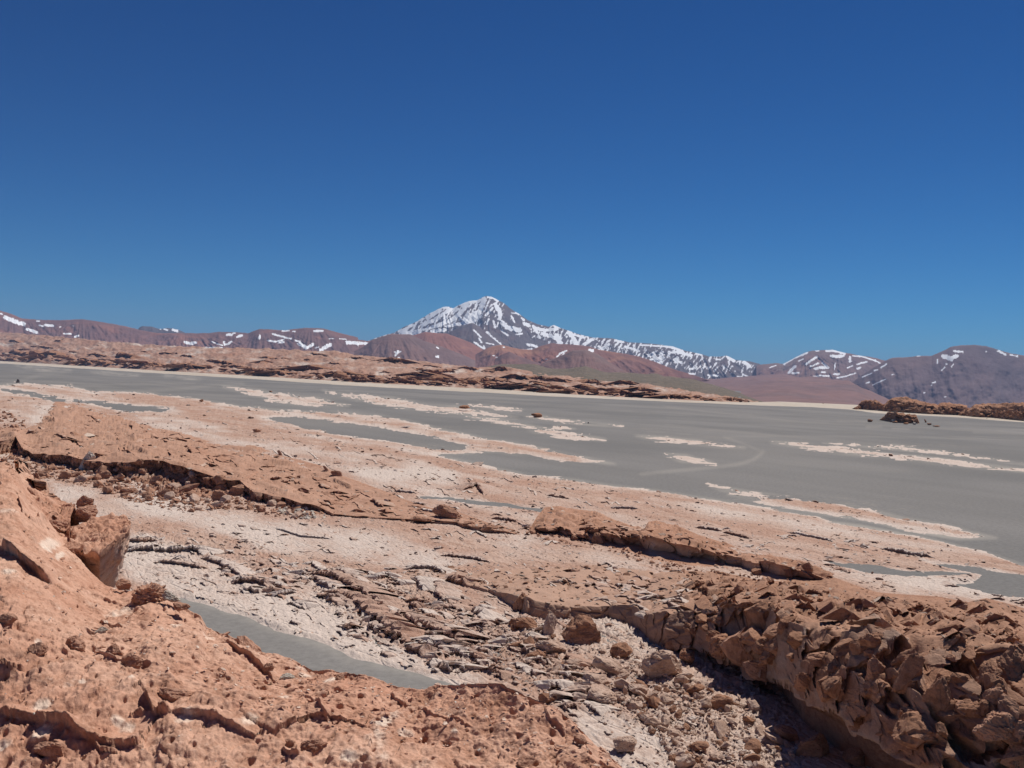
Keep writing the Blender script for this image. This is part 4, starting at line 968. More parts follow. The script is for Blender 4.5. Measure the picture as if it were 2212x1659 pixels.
LEDGE_F = [(P5([(0, 1395), (60, 1425), (200, 1455), (340, 1490), (400, 1530)]), .34, 34), (P5([(340, 1480), (420, 1540), (520, 1560), (700, 1560), (720, 1500)]), .28, 30), (P5([(470, 1550), (500, 1590), (600, 1600)]), .2, 16),
           (P5([(1125, 1020), (1180, 1070), (1240, 1110), (1300, 1150), (1370, 1205)]), .28, 22), (P5([(1130, 1110), (1190, 1120)]), .15, 10), (P5([(640, 1150), (560, 1120), (480, 1090)]), .16, 16), (P5([(720, 1290), (760, 1390), (810, 1400), (860, 1395)]), .34, 34), (P5([(860, 1395), (950, 1410), (1060, 1420), (1180, 1460), (1290, 1480)]), .24, 30),
           (P5([(640, 1410), (720, 1390)]), .14, 12), (P5([(380, 790), (480, 810), (620, 850)]), .15, 12), (P5([(0, 560), (60, 600), (120, 650), (200, 720), (280, 760)]), .6, 40), (P5([(90, 310), (110, 380), (150, 420)]), .25, 16), (P5([(140, 420), (190, 440), (240, 410)]), .25, 14),
           (P5([(0, 1130), (60, 1170), (130, 1160)]), .2, 16), (P5([(500, 940), (560, 960), (640, 990)]), .14, 14), (P5([(1400, 1540), (1450, 1590), (1510, 1600)]), .2, 16), (P5([(1510, 1300), (1590, 1370), (1640, 1420)]), .14, 14), (P5([(0, 930), (60, 960)]), .2, 14), (P5([(160, 1560), (260, 1580), (330, 1600)]), .15, 18), (P5([(520, 600), (580, 630), (620, 680)]), .12, 10),
           ([(500, 1372), (520, 1392), (545, 1412)], .15, 10), ([(840, 1500), (870, 1520), (900, 1512)], .12, 12), ([(905, 1530), (960, 1548), (1020, 1560)], .1, 10), ([(820, 1450), (850, 1470)], .1, 8)]
ledges(V, spx, spy, LEDGE_F, n2 * 12, n2 * 9 + n1 * 6, vis, .30)
saltf = np.clip(.16 + n2 * .35 + sst(.25, .6, fbm3(x * 1.6, y * 1.1, zz, 3, 69)) * .5 + (idsd[2] > .94) * .55 * sst(.4, .1, F1d), 0, 1)
pal = np.zeros_like(x)
for cx, cy, r in [P5([(590, 1435)])[0] + (14,), P5([(415, 1240)])[0] + (8,), P5([(660, 1225)])[0] + (9,), P5([(245, 545)])[0] + (22,), P5([(190, 1030)])[0] + (7,), P5([(570, 900)])[0] + (8,), (1052, 1540, 5), (983, 1575, 8), (805, 1560, 6), P5([(300, 600)])[0] + (10,)]:
    pal = np.maximum(pal, sst(r * 1.3, r * .6, np.hypot(spx - cx, (spy - cy) * 1.6) + n2 * r * .9))
o = grid_obj('foreground_rock', V, M_fore, attrs={'salt': saltf, 'pale': pal * vis})
tag(o, 'pitted orange red rock hump filling the lower left foreground', 'rock')
FORE = o; SRCF = (V, vis * (rid > 130))
ZB.append(V[:330].reshape(-1, 3))

# ------------------------------------------------------------------ depth map so stones can be set on what is seen
PTS = np.concatenate(ZB)
ax, ay, ad = project(PTS)
CW = 3.0
gx = (ax / CW).astype(int) + 40; gy = (ay / CW).astype(int)
ok = (ad > 1) & (gx >= 0) & (gx < 860) & (gy >= 0) & (gy < 640)
key = gx[ok] * 1000 + gy[ok]; idxs = np.nonzero(ok)[0]
order = np.lexsort((ad[ok], key)); key = key[order]; idxs = idxs[order]
fk, first = np.unique(key, return_index=True)
zmap = np.full((860, 1000), -1); zmap[fk // 1000, fk % 1000] = idxs[first]
def spot(px, py):
    i, j = int(px / CW) + 40, int(py / CW)
    for r in range(0, 5):
        best = None
        for a in range(-r, r + 1):
            for b in range(-r, r + 1):
                if 0 <= i + a < 860 and 0 <= j + b < 1000 and zmap[i + a, j + b] >= 0:
                    c = zmap[i + a, j + b]
                    if best is None or ad[c] < ad[best]: best = c
        if best is not None: return PTS[best].copy()
    return on_ground(np.array(px), np.array(py))

# ------------------------------------------------------------------ stones
import bmesh
def ico(sub):
    bm = bmesh.new(); bmesh.ops.create_icosphere(bm, subdivisions=sub, radius=1.0)
    v = np.array([p.co[:] for p in bm.verts]); f = np.array([[q.index for q in fc.verts] for fc in bm.faces]); bm.free()
    return v, f
ICO = {s: ico(s) for s in (3, 4, 5)}
def rock_mesh(seed, mat, sub=3, shape=(1, 1, 1), planes=14, layers=0.5, rough=0.06, keepcut=.55):
    rg = np.random.RandomState(seed)
    v, f = ICO[sub]; v = v.copy()
    for k in range(planes):
        n = rg.normal(size=3); n /= np.linalg.norm(n)
        c = rg.uniform(keepcut, .85)
        d = v @ n
        m_ = d > c
        v[m_] -= ((d[m_] - c) * .97)[:, None] * n
    o_ = seed * 3.1
    n1 = fbm3(v[:, 0] * 1.4 + o_, v[:, 1] * 1.4, v[:, 2] * 1.4, 3, seed)
    n2 = fbm3(v[:, 0] * 3 + o_, v[:, 1] * 3, v[:, 2] * 8, 3, seed + 1, .6)
    b_, g_, i_ = None, None, None
    F1, F2, ids, of = cell(v[:, 0] * 1.6 + o_, v[:, 1] * 1.6, v[:, 2] * 1.6 + o_, s=seed)
    v *= (1 + n1 * .22 + n2 * rough * 2 * (.5 + layers) + (ids[0] - .5) * .14 - sst(.1, 0, F2 - F1) * .05)[:, None]
    v *= np.array(shape)
    me = raw_mesh('stone', v, f, [mat], False)
    return me
SHAPES = [(1, .8, .6), (1, .7, .35), (1, .9, .8), (.9, 1, .45), (1, .5, .3), (.8, .8, .7), (1, .75, .5), (1, .6, .6)]
PR = {}
for nm, mt in (('out', M_out), ('stone', M_stone), ('ridge', M_ridge), ('fore', M_fore), ('far', M_badrock), ('white', M_white)):
    PR[nm] = [rock_mesh(100 + 7 * k + len(nm), mt, 3, SHAPES[k]) for k in range(8)]
rng = random.Random(4)
def place(me, px, py, wpx, tilt=(0, 0, 0), sink=.3, name='boulder', label=None, cat=None, group=None, stretch=(1, 1, 1), parent=None, lift=0.0, pos=None):
    P = spot(px, py) if pos is None else pos
    s = wpx / 2 * P[1] / F
    o = bpy.data.objects.new(name, me); col.objects.link(o)
    o.scale = (s * stretch[0], s * stretch[1], s * stretch[2])
    o.rotation_euler = tilt
    o.location = (P[0], P[1] + s * .3, P[2] + s * (stretch[2] * .5 - sink) + lift)
    if parent is not None: o.parent = parent
    if label: tag(o, label, cat, group)
    return o
def big(seed, mat, shape, **kw): return rock_mesh(seed, mat, 5, shape, **kw)
def rt(a=40): return (math.radians(rng.uniform(-a, a)), math.radians(rng.uniform(-a, a)), rng.uniform(0, 6.28))
D2 = math.radians

# boulders below the right outcrop, each of its own
BIG = [
    (519, M_out, (1, .7, .7), 1762, 1632, 92, (D2(10), D2(-16), .3), 'brown block rising from the shade at the bottom edge below the cave'),
    (520, M_ridge, (1, .7, .5), 1700, 1600, 70, (D2(14), D2(12), .6), 'tilted slab at the lit rim of the cave floor'),
    (521, M_out, (1, .8, .6), 1850, 1650, 70, (D2(4), D2(10), .9), 'shaded lump on the cave floor at the bottom edge'),
    (501, M_out, (1, .85, .85), 1258, 1385, 92, (D2(10), D2(-8), .2), 'large brown two lobed boulder standing in front of the shaded slab edge'),
    (502, M_stone, (.42, .3, 1), 1188, 1372, 78, (D2(-12), D2(14), .3), 'tall pale slab leaning upright against the left side of the two lobed boulder'),
    (503, M_out, (1, .8, .65), 1136, 1360, 56, (0, D2(5), .4), 'square red block left of the leaning pale slab'),
    (504, M_stone, (1, .8, .5), 1190, 1408, 68, (0, D2(8), .1), 'low pale boulder under the leaning slab'),
    (505, M_stone, (1, .5, .36), 1315, 1458, 98, (D2(18), D2(24), .1), 'long tilted pale slab pointing down to the right below the two lobed boulder'),
    (506, M_stone, (1, .6, .8), 1428, 1462, 96, (D2(25), D2(10), .3), 'broad pale boulder with ribbed face right of the long tilted slab'),
    (507, M_out, (1, .7, .6), 1453, 1402, 52, (D2(-10), D2(-28), .2), 'oval brown boulder leaning above the broad ribbed boulder'),
    (508, M_out, (1, .8, .75), 1346, 1414, 56, (0, 0, .9), 'rough brown boulder between the two lobed boulder and the broad ribbed boulder'),
    (509, M_stone, (1, .7, .6), 1236, 1444, 50, (0, D2(-10), .5), 'small rounded boulder just left of the long tilted slab'),
    (510, M_out, (1, .7, .75), 1482, 1428, 56, (0, D2(20), 1.2), 'brown block tucked against the cliff right of the broad ribbed boulder'),
    (511, M_stone, (1, .8, .35), 1292, 1482, 70, (D2(12), D2(4), .1), 'flat pale slab lying below the long tilted slab'),
    (512, M_stone, (1, .9, .4), 1302, 1516, 76, (D2(16), 0, .7), 'wide pale flagstone in the rubble beside the foreground rock'),
    (513, M_out, (1, .5, .5), 1184, 1518, 52, (D2(30), D2(8), .1), 'dark wedge shaped rock just behind the edge of the foreground rock'),
    (514, M_out, (.8, .7, 1), 1122, 1312, 46, (0, D2(10), .4), 'upright block at the left end of the shaded slab edge'),
    (515, M_stone, (1, .6, .45), 1380, 1500, 56, (D2(10), D2(12), .3), 'pale blocky stone below the broad ribbed boulder'),
    (516, M_stone, (.35, .3, 1), 1352, 1503, 40, (D2(5), D2(-8), .3), 'short upright grey stone in the rubble below the broad ribbed boulder'),
    (517, M_stone, (1, .8, .7), 1345, 1625, 62, (0, 0, .3), 'pale brown boulder at the bottom edge right of the foreground rock'),
    (518, M_out, (1, .7, .6), 1560, 1530, 60, (D2(10), D2(-20), .3), 'brown stone at the mouth of the shaded hollow'),
]
for sd, mt, shp, px, py, w, ro, lab in BIG:
    place(big(sd, mt, shp), px, py, w, ro, .15, 'boulder', lab, 'boulder')
# blocks that are still part of the outcrop
OUTB = [(601, (1, .5, .42), 1655, 1452, 120, (D2(10), D2(12), .2), M_ridge), (602, (1, .7, .7), 1657, 1392, 76, (0, D2(-5), .3), M_out), (603, (.7, .6, 1), 1893, 1462, 84, (D2(10), D2(-14), .2), M_ridge), (604, (1, .7, .85), 1892, 1392, 78, (D2(10), D2(15), .5), M_out),
        (605, (1, .6, .5), 1777, 1428, 90, (D2(15), D2(8), .2), M_ridge), (606, (.8, .6, 1), 2086, 1450, 90, (0, D2(-8), .2), M_out), (607, (1, .7, .8), 1985, 1596, 110, (D2(20), D2(-20), .4), M_ridge), (608, (.7, .6, 1), 1912, 1530, 74, (D2(5), D2(10), .2), M_out),
        (609, (1, .8, .9), 2090, 1628, 72, (0, 0, .7), M_ridge), (610, (.6, .6, 1.1), 2140, 1470, 80, (0, D2(6), .1), M_out), (611, (1, .8, 1), 2190, 1450, 90, (0, D2(-20), 1.1), M_out), (612, (.45, .5, 1.2), 1965, 1470, 110, (D2(8), D2(16), .1), M_out),
        (613, (.5, .5, 1.2), 2030, 1520, 120, (D2(8), D2(-12), .1), M_out), (614, (1, .7, .8), 2160, 1580, 110, (D2(15), D2(14), .3), M_ridge), (615, (1, .7, .7), 1560, 1400, 90, (0, D2(-10), .3), M_out), (616, (1, .5, .6), 1500, 1370, 70, (0, D2(10), .2), M_out), (617, (1, .6, .6), 1740, 1480, 80, (D2(10), D2(30), .3), M_out), (618, (1, .7, .8), 1830, 1500, 80, (D2(10), D2(-10), .3), M_out), (619, (1, .8, .9), 2205, 1640, 100, (0, 0, .3), M_ridge), (620, (1, .6, .7), 1700, 1355, 60, (D2(5), D2(-30), .3), M_out)]
for sd, shp, px, py, w, ro, mt in OUTB:
    place(big(sd, mt, shp, planes=18, keepcut=.5), px, py, w, ro, .45, 'rock_block', parent=OUTCROP)

OB_ME = {(m_, k): rock_mesh(640 + k + (50 if m_ == 's' else 0), M_out if m_ == 'o' else M_ridge, 4, SHAPES[k], planes=18, keepcut=.45) for m_ in 'os' for k in range(6)}
rb = random.Random(17)
FACE = [(1500, 1345), (1650, 1340), (1760, 1380), (1930, 1375), (2212, 1420), (2212, 1640), (2050, 1640), (1850, 1540), (1700, 1480), (1560, 1410)]
k_ = 0
while k_ < 95:
    px, py = rb.uniform(1500, 2212), rb.uniform(1340, 1640)
    if poly_sd(np.array([px]), np.array([py]), FACE)[0] < 0: continue
    place(OB_ME[('o' if rb.random() < .8 else 's', rb.randrange(6))], px, py, (26 + 70 * rb.random() ** 1.7) if k_ < 62 else rb.uniform(60, 125), (rb.uniform(-.5, .5), rb.uniform(-.6, .6), rb.uniform(0, 6.28)), .5, 'rock_block', parent=OUTCROP, stretch=(1, 1, rb.uniform(.8, 1.6)))
    k_ += 1

def inside(px, py, poly):
    return poly_sd(np.array([px]), np.array([py]), poly)[0] > 0
def scatter(poly, n, lo, hi, kinds, label, group, cat='stone', name='stone', seed=1, sink=.25, flatten=1.0, tilt=35):
    r = random.Random(seed); xs = [p[0] for p in poly]; ys_ = [p[1] for p in poly]; k = 0; g = 0
    while k < n and g < n * 40:
        g += 1
        px, py = r.uniform(min(xs), max(xs)), r.uniform(min(ys_), max(ys_))
        if not inside(px, py, poly): continue
        w = lo + (hi - lo) * r.random() ** 2.2
        kd = r.choice(kinds); ke = r.randrange(8); me = PR[kd][ke]
        adj = ('flat' if ke in (1, 3, 4) else 'blocky') + (' pale' if kd == 'stone' else ' reddish')
        lb = adj + ' ' + label; gp = adj + ' ' + group
        place(me, px, py, w, (D2(r.uniform(-tilt, tilt)), D2(r.uniform(-tilt, tilt)), r.uniform(0, 6.28)), sink, name, lb, cat, gp, (1, 1, flatten))
        k += 1
def heap(poly, n, lo, hi, kinds, mat, seed, name='rubble', label='', flatten=1.0, tilt=40, sink=.3):
    """too many and too small to pick apart: one object"""
    r = random.Random(seed); xs = [p[0] for p in poly]; ys_ = [p[1] for p in poly]; vs, fs, off = [], [], 0
    base = []
    for q in range(10):
        bm = bmesh.new(); bmesh.ops.create_icosphere(bm, subdivisions=2, radius=1.0)
        v = np.array([p.co[:] for p in bm.verts]); f = np.array([[c.index for c in fc.verts] for fc in bm.faces]); bm.free()
        rg = np.random.RandomState(seed * 13 + q)
        for k in range(11):
            nn = rg.normal(size=3); nn /= np.linalg.norm(nn); c = rg.uniform(.45, .8); d = v @ nn; m_ = d > c; v[m_] -= (d[m_] - c)[:, None] * nn
        v *= 1 + .08 * rg.normal(size=(len(v), 1)); v *= np.array(SHAPES[q % 8]); base.append((v, f))
    k = g = 0
    while k < n and g < n * 40:
        g += 1
        px, py = r.uniform(min(xs), max(xs)), r.uniform(min(ys_), max(ys_))
        if not inside(px, py, poly): continue
        w = lo + (hi - lo) * r.random() ** 2.5
        P = spot(px, py); s = w / 2 * P[1] / F
        R = np.array(Euler((D2(r.uniform(-tilt, tilt)), D2(r.uniform(-tilt, tilt)), r.uniform(0, 6.28))).to_matrix())
        v, f = base[r.randrange(10)]
        vs.append((v * np.array([s, s, s * flatten])) @ R.T + P + np.array([0, 0, s * (.4 - sink)])); fs.append(f + off); off += len(v); k += 1
    me = raw_mesh(name, np.concatenate(vs), np.concatenate(fs), [mat], False)
    o = link_mesh(name, me); tag(o, label, kind='stuff')
    return o
RUB = [(1310, 1490), (1400, 1480), (1500, 1470), (1600, 1500), (1680, 1560), (1730, 1640), (1730, 1680), (1470, 1680), (1430, 1600), (1330, 1540)]
TAL = [(1100, 1320), (1160, 1350), (1250, 1420), (1340, 1400), (1440, 1440), (1500, 1480), (1440, 1520), (1280, 1500), (1180, 1460), (1110, 1400), (1080, 1345)]
scatter(RUB, 90, 16, 62, ['stone', 'stone', 'out'], 'loose stone in the rubble before the right outcrop', 'loose stones in the rubble before the right outcrop', seed=3)
scatter(TAL, 42, 16, 40, ['stone', 'out'], 'tumbled stone below the shaded slab edge', 'tumbled stones below the shaded slab edge', seed=5)
heap(RUB, 700, 4, 22, None, M_stone, 21, 'rubble', 'pale rubble between the foreground rock and the right outcrop')
heap(TAL, 480, 4, 18, None, M_stone, 22, 'rubble', 'small broken stone on the slope below the shaded slab edge')
heap([(640, 1240), (760, 1240), (900, 1280), (1080, 1350), (1200, 1430), (1240, 1500), (1100, 1450), (900, 1400), (760, 1340)], 900, 4, 16, None, M_stone, 23, 'crust_shards', 'broken shards of crust lying beside the grey channel', .5, 25)
heap([(1500, 1260), (1700, 1270), (1900, 1290), (2212, 1325), (2212, 1400), (1950, 1370), (1700, 1330), (1500, 1320)], 420, 4, 15, None, M_out, 24, 'rock_debris', 'small broken rock on top of the right outcrop', .8)
heap([(1700, 1360), (1900, 1370), (2212, 1420), (2212, 1640), (1990, 1620), (1720, 1480)], 160, 5, 16, None, M_out, 25, 'rock_debris', 'small stones lodged on the ledges of the right outcrop')
def flakes(n, seed, wfun, lo, hi, mat, name, label, thick=.16, tilt=26, src=None):
    """thin tilted flakes strewn over the crust, far too many to count: one object"""
    rg = np.random.RandomState(seed)
    if src is None: P = Vc.reshape(-1, 3); w = wfun.ravel() * (mk.ravel() > 1) * (P[:, 1] > 20)
    else: P = src.reshape(-1, 3); w = wfun.ravel()
    # even spread over the picture: the crust grid is regular there
    i = rg.choice(len(P), n, p=w / w.sum())
    C = P[i]; s = rg.uniform(0, 1, n) ** 2.4 * (hi - lo) + lo; s = s * .5 * (np.maximum(C[:, 1], 45) if src is None else C[:, 1]) / F
    base = np.array([[-1, -.6, 0], [.2, -.9, 0], [1, -.2, 0], [.7, .7, 0], [-.4, .8, 0]], float)
    top = base * .86 + np.array([0, 0, 1.0])
    prim = np.concatenate([base, top]); 
    J = 1 + rg.normal(size=(n, 10, 3)) * .16
    Vv = prim[None] * J
    Vv[..., 2] *= (thick * rg.uniform(.6, 1.8, n))[:, None]
    Vv[..., 0] *= rg.uniform(.8, 1.9, n)[:, None]
    ax_ = np.radians(rg.normal(0, tilt, n)); ay_ = np.radians(rg.normal(0, tilt * .6, n)); az = SA + rg.normal(0, .7, n)
    def rot(V, a, i, j):
        c, s_ = np.cos(a)[:, None], np.sin(a)[:, None]; p, q = V[..., i].copy(), V[..., j].copy()
        V[..., i] = p * c - q * s_; V[..., j] = p * s_ + q * c
    rot(Vv, ax_, 1, 2); rot(Vv, ay_, 2, 0); rot(Vv, az, 0, 1)
    Vv = Vv * s[:, None, None] + C[:, None, :] + np.array([0, 0, .02])
    tri = [[5, 6, 7], [5, 7, 8], [5, 8, 9]]
    for k in range(5):
        k2 = (k + 1) % 5; tri += [[k, k2, 5 + k2], [k, 5 + k2, 5 + k]]
    T = (np.array(tri)[None] + (np.arange(n) * 10)[:, None, None]).reshape(-1, 3)
    sl_ = np.repeat(np.clip(rg.normal(.45, .35, n), 0, 1.2), 10)
    me = raw_mesh(name, Vv.reshape(-1, 3), T, [mat], False, {'salt': sl_})
    o = link_mesh(name, me); tag(o, label, kind='stuff')
flakes(19000, 5, np.clip(.55 + BRK * 2.0 + fbm2(sx * .05, sy * .12, 3, 61) * 1.2, 0.02, 3) * (1 - flat * .75), 2.5, 9, M_crust, 'crust_flakes', 'tilted flakes of salt crust strewn over the crust')
flakes(750, 6, np.clip(BRK, 0, 4) + .02, 7, 22, M_crust, 'crust_flakes', 'larger broken crust flakes beside the grey channel and below the outcrop', .2, 24)
def strip(front, h, back, rgx, jag=.35):
    n = len(front); d = np.gradient(front, axis=0); d[:, 2] = 0; d /= np.linalg.norm(d, axis=1)[:, None] + 1e-9
    aw = np.stack([-d[:, 1], d[:, 0], d[:, 0] * 0], 1); aw *= np.sign(aw[:, 1:2] + 1e-6)
    t = np.linspace(0, 1, n); env = np.clip(np.sin(math.pi * np.clip(t, .0, 1)) * 1.8, 0.02, 1)
    ph = rgx.uniform(0, 99); nz = fbm2(np.arange(n) * .35 + ph, np.zeros(n) + ph, 3, 3, .7); nz2 = fbm2(np.arange(n) * .8 + ph, np.ones(n) * ph, 2, 4, .7)
    hh = h * env * (1 + .7 * nz + .4 * nz2); off = aw * ((nz * 1.6 + nz2 * .8) * h)[:, None] * jag * 2
    up = np.array([0, 0, 1.0]); R = []
    for a_, z_ in ((.75, -.12), (.60, .45), (-.15, .62), (-.05, .95), (.35, 1.05)):
        R.append(front + off + aw * (hh * a_ * (1 + .14 * rgx.normal(size=n)))[:, None] + up * (hh * z_)[:, None])
    R.append(front + off * .4 + aw * (back * .45 * env)[:, None] + up * (hh * .6)[:, None])
    R.append(front + aw * (back * env)[:, None] - up * .12)
    return np.array(R)
def strips(specs, seed, mat, name, label, joined=True, salt=(.45, .3), near_only=False):
    rgx = np.random.RandomState(seed); VS_, QS, SA_, off = [], [], [], 0
    for pts, h, bk in specs:
        fx = curve([(k, p[0]) for k, p in enumerate(pts)]); fy_ = curve([(k, p[1]) for k, p in enumerate(pts)])
        L = sum(math.hypot(pts[k + 1][0] - pts[k][0], pts[k + 1][1] - pts[k][1]) for k in range(len(pts) - 1))
        n = max(8, int(L / 2.2)); tt = np.linspace(0, len(pts) - 1, n)
        P = np.array([spot(a, b) for a, b in zip(fx(tt), fy_(tt))])
        if near_only != (P[:, 1].min() < 36) or (near_only and P[:, 1].max() > 24) or np.ptp(P[:, 1]) > .35 * P[:, 1].mean(): continue
        G = on_ground(fx(tt), fy_(tt), 0.0) if P[:, 1].min() > 40 else P
        Zs = np.convolve(np.pad(P[:, 2], 3, mode='edge'), np.ones(7) / 7, 'valid')
        G = at_depth(fx(tt), fy_(tt), gdepth(fx(tt), fy_(tt), Zs)); G[:, 2] = Zs
        if near_only: G = P.copy(); G[:, 2] = Zs
        S_ = strip(G, h, bk, rgx); r_, c_ = S_.shape[:2]
        q = grid_quads(r_, c_).reshape(-1, 4)
        sv = np.clip(rgx.normal(*salt) + np.linspace(-.1, .15, r_)[:, None] * np.ones(c_), 0, 1.2).ravel()
        if joined: VS_.append(S_.reshape(-1, 3)); QS.append(q + off); SA_.append(sv); off += r_ * c_
        else:
            o = link_mesh(name, raw_mesh(name, S_.reshape(-1, 3), q, [mat], False, {'salt': sv})); cx_, cy_ = pts[0]; wh = ('on the white flat above the grey channel' if cx_ < 640 else 'in the broken crust beside the grey channel' if cy_ > 1180 and cx_ < 1020 else 'in the crust between the two red ridges' if cx_ < 1500 and cy_ > 1030 else 'in the crust behind the middle ridge'); tag(o, 'dark edged crust ledge ' + wh, 'ledge', 'crust ledges ' + wh)
    if joined:
        o = link_mesh(name, raw_mesh(name, np.concatenate(VS_), np.concatenate(QS), [mat], False, {'salt': np.concatenate(SA_)})); tag(o, label, kind='stuff')
strips([(p, h * 1.0, max(1.2, h * 6)) for p, h, r_ in LEDGE_C if max(q[1] for q in p) > 1030], 3, M_crust, 'crust_ledge', 'broken ledge of upturned crust with a dark edge', False)
rs = random.Random(77)
thin = lambda L: [(p, h, b * .42) for p, h, b in L]
def rand_ledges(n, wpoly, lo, hi, hlo, hhi, sig=10, on_crust=True):
    out = []; xs = [p[0] for p in wpoly]; ys_ = [p[1] for p in wpoly]; g = 0
    while len(out) < n and g < n * 30:
        g += 1
        x_, y_ = rs.uniform(min(xs), max(xs)), rs.uniform(min(ys_), max(ys_))
        if not inside(x_, y_, wpoly): continue
        j_ = int(np.searchsorted(UU, x_)); i_ = int(np.argmin(np.abs(QQ - (y_ - float(hz(x_))))))
        if on_crust and (not (0 <= j_ < mk.shape[1]) or mk[i_, j_] < 4): continue
        L = lo + (hi - lo) * rs.random() ** 2; a = math.radians(rs.gauss(14, sig)); pts = [(x_, y_)]
        for k in range(3):
            a2 = a + math.radians(rs.gauss(0, 22)); pts.append((pts[-1][0] + L / 3 * math.cos(a2), pts[-1][1] + L / 3 * math.sin(a2)))
        h = hlo + (hhi - hlo) * rs.random() ** 2; out.append((pts, h, h * rs.uniform(4, 8)))
    return out
BRKP = [(500, 1230), (640, 1215), (900, 1240), (1100, 1340), (1240, 1440), (1280, 1560), (1120, 1500), (900, 1430), (700, 1360), (560, 1290)]
ALLP = [(100, 900), (500, 900), (1000, 1000), (1500, 1090), (2212, 1240), (2212, 1330), (1700, 1210), (1400, 1110), (1130, 1090), (1140, 1160), (1500, 1240), (1100, 1270), (1100, 1330), (1250, 1500), (1400, 1659), (1250, 1659), (1100, 1480), (850, 1440), (420, 1290), (270, 1200), (270, 1140), (560, 1130), (740, 1130), (1000, 1150), (700, 1010), (400, 930)]
strips(rand_ledges(210, BRKP, 10, 60, .10, .45, 14), 5, M_crust, 'crust_ledges', 'short upturned edges of broken crust beside the grey channel')
strips(rand_ledges(420, ALLP, 8, 40, .05, .20, 8), 6, M_crust, 'crust_ledges', 'short low edges of cracked crust all over the flat')
strips(rand_ledges(60, [(1130, 1235), (1300, 1235), (1480, 1262), (1470, 1310), (1240, 1295)], 10, 50, .06, .22, 10, False), 12, M_crust, 'slab_ledges', 'short low edges on the pale slab left of the right outcrop', salt=(.3, .2))
strips(thin(rand_ledges(130, [(1480, 1262), (1560, 1250), (1700, 1270), (1900, 1292), (2205, 1330), (2205, 1400), (1930, 1358), (1700, 1325), (1480, 1312)], 10, 56, .14, .50, 14, False)), 7, M_out, 'outcrop_ledges', 'short scaly ledges on the top of the right outcrop', salt=(.1, .2))
strips(rand_ledges(90, [(70, 925), (130, 880), (250, 905), (400, 945), (620, 1000), (900, 1105), (780, 1115), (560, 1050), (380, 990), (150, 975)], 8, 44, .10, .40, 14, False), 8, M_ridge, 'slab_ledges', 'short cracks and raised edges in the slab of the left ridge', salt=(.1, .2))
strips(rand_ledges(46, [(1160, 1125), (1300, 1120), (1400, 1145), (1620, 1205), (1500, 1180), (1300, 1150), (1180, 1142)], 8, 40, .08, .30, 12, False), 9, M_ridge, 'slab_ledges', 'short raised edges on the middle ridge', salt=(.1, .2))
flakes(900, 7, SRC1[1], 3, 13, M_ridge, 'rock_flakes', 'small flakes lying on the slab of the left ridge', .14, 18, SRC1[0])
flakes(1800, 8, SRC3[1], 3, 14, M_out, 'rock_flakes', 'small flakes lying on top of the right outcrop', .2, 24, SRC3[0])
flakes(700, 9, SRCF[1], 3, 11, M_fore, 'rock_flakes', 'small red chips lying on the foreground rock', .3, 22, SRCF[0])
flakes(250, 10, SRC2[1], 3, 12, M_ridge, 'rock_flakes', 'small flakes lying on the middle ridge', .2, 20, SRC2[0])
# left ridge talus
LT = [(130, 1010), (230, 1015), (300, 1000), (400, 1018), (500, 1040), (560, 1075), (690, 1110), (640, 1120), (500, 1100), (400, 1108), (290, 1085), (160, 1045), (90, 1030), (40, 1000)]
RB_ = [
    (701, M_white, (.42, .5, 1), 182, 1014, 66, (D2(8), D2(24), -.3), 'tall white faced wedge of rock jutting up at the edge of the left ridge'),
    (702, M_ridge, (.5, .6, 1), 137, 998, 26, (D2(5), D2(-6), .3), 'small upright slab beside the white faced wedge'),
    (703, M_ridge, (1, .5, .5), 333, 1046, 44, (D2(20), D2(-32), .3), 'long tilted slab in the middle of the talus below the left ridge'),
    (704, M_ridge, (.7, .7, 1), 412, 1046, 24, (0, D2(5), .3), 'pointed stone standing in front of a dark hollow of the left ridge'),
    (705, M_ridge, (1, .5, .36), 404, 1062, 54, (D2(15), D2(-28), .2), 'long narrow slab lying in front of the pointed stone'),
    (706, M_ridge, (1, .6, .5), 350, 1072, 40, (D2(10), D2(-14), .2), 'blunt slab at the foot of the left ridge talus'),
    (707, M_ridge, (1, .8, .6), 222, 1034, 36, (D2(10), D2(-10), .4), 'red block just right of the white faced wedge'),
    (708, M_stone, (1, .8, .6), 172, 1040, 30, (0, 0, .4), 'pale boulder on the white flat below the wedge of rock'),
    (709, M_ridge, (1, .8, .8), 468, 1078, 38, (0, D2(5), .4), 'rounded block below the small overhang of the left ridge'),
    (710, M_ridge, (.9, .7, .9), 512, 1070, 46, (D2(10), D2(10), .4), 'tall blunt block with its foot in the white salt below the left ridge'),
    (711, M_ridge, (1, .8, .5), 560, 1098, 26, (0, 0, .4), 'small stone right of the tall blunt block'),
    (712, M_ridge, (.5, .5, 1), 603, 982, 20, (0, D2(-25), .2), 'pointed stone poking up on the crest of the left ridge'),
    (713, M_ridge, (1, .7, .5), 723, 1028, 30, (0, D2(10), .2), 'dark boulder on the crest toward the right end of the left ridge'),
    (714, M_ridge, (.35, .4, 1), 702, 1018, 20, (0, D2(-40), .2), 'leaning splinter next to the dark crest boulder'),
    (715, M_ridge, (1, .5, .42), 965, 1118, 76, (0, D2(6), -.1), 'flat lens shaped boulder at the right tail of the left ridge'),
    (716, M_ridge, (1, .6, .5), 1012, 1138, 40, (0, 0, .2), 'rounded boulder right of the lens shaped boulder'),
    (717, M_ridge, (1, .6, .5), 1056, 1150, 44, (0, D2(6), .2), 'last blunt boulder at the right tip of the left ridge'),
    (718, M_ridge, (1, .6, .3), 908, 1130, 48, (0, D2(3), 0), 'thin slab at the lower edge of the left ridge tail'),
]
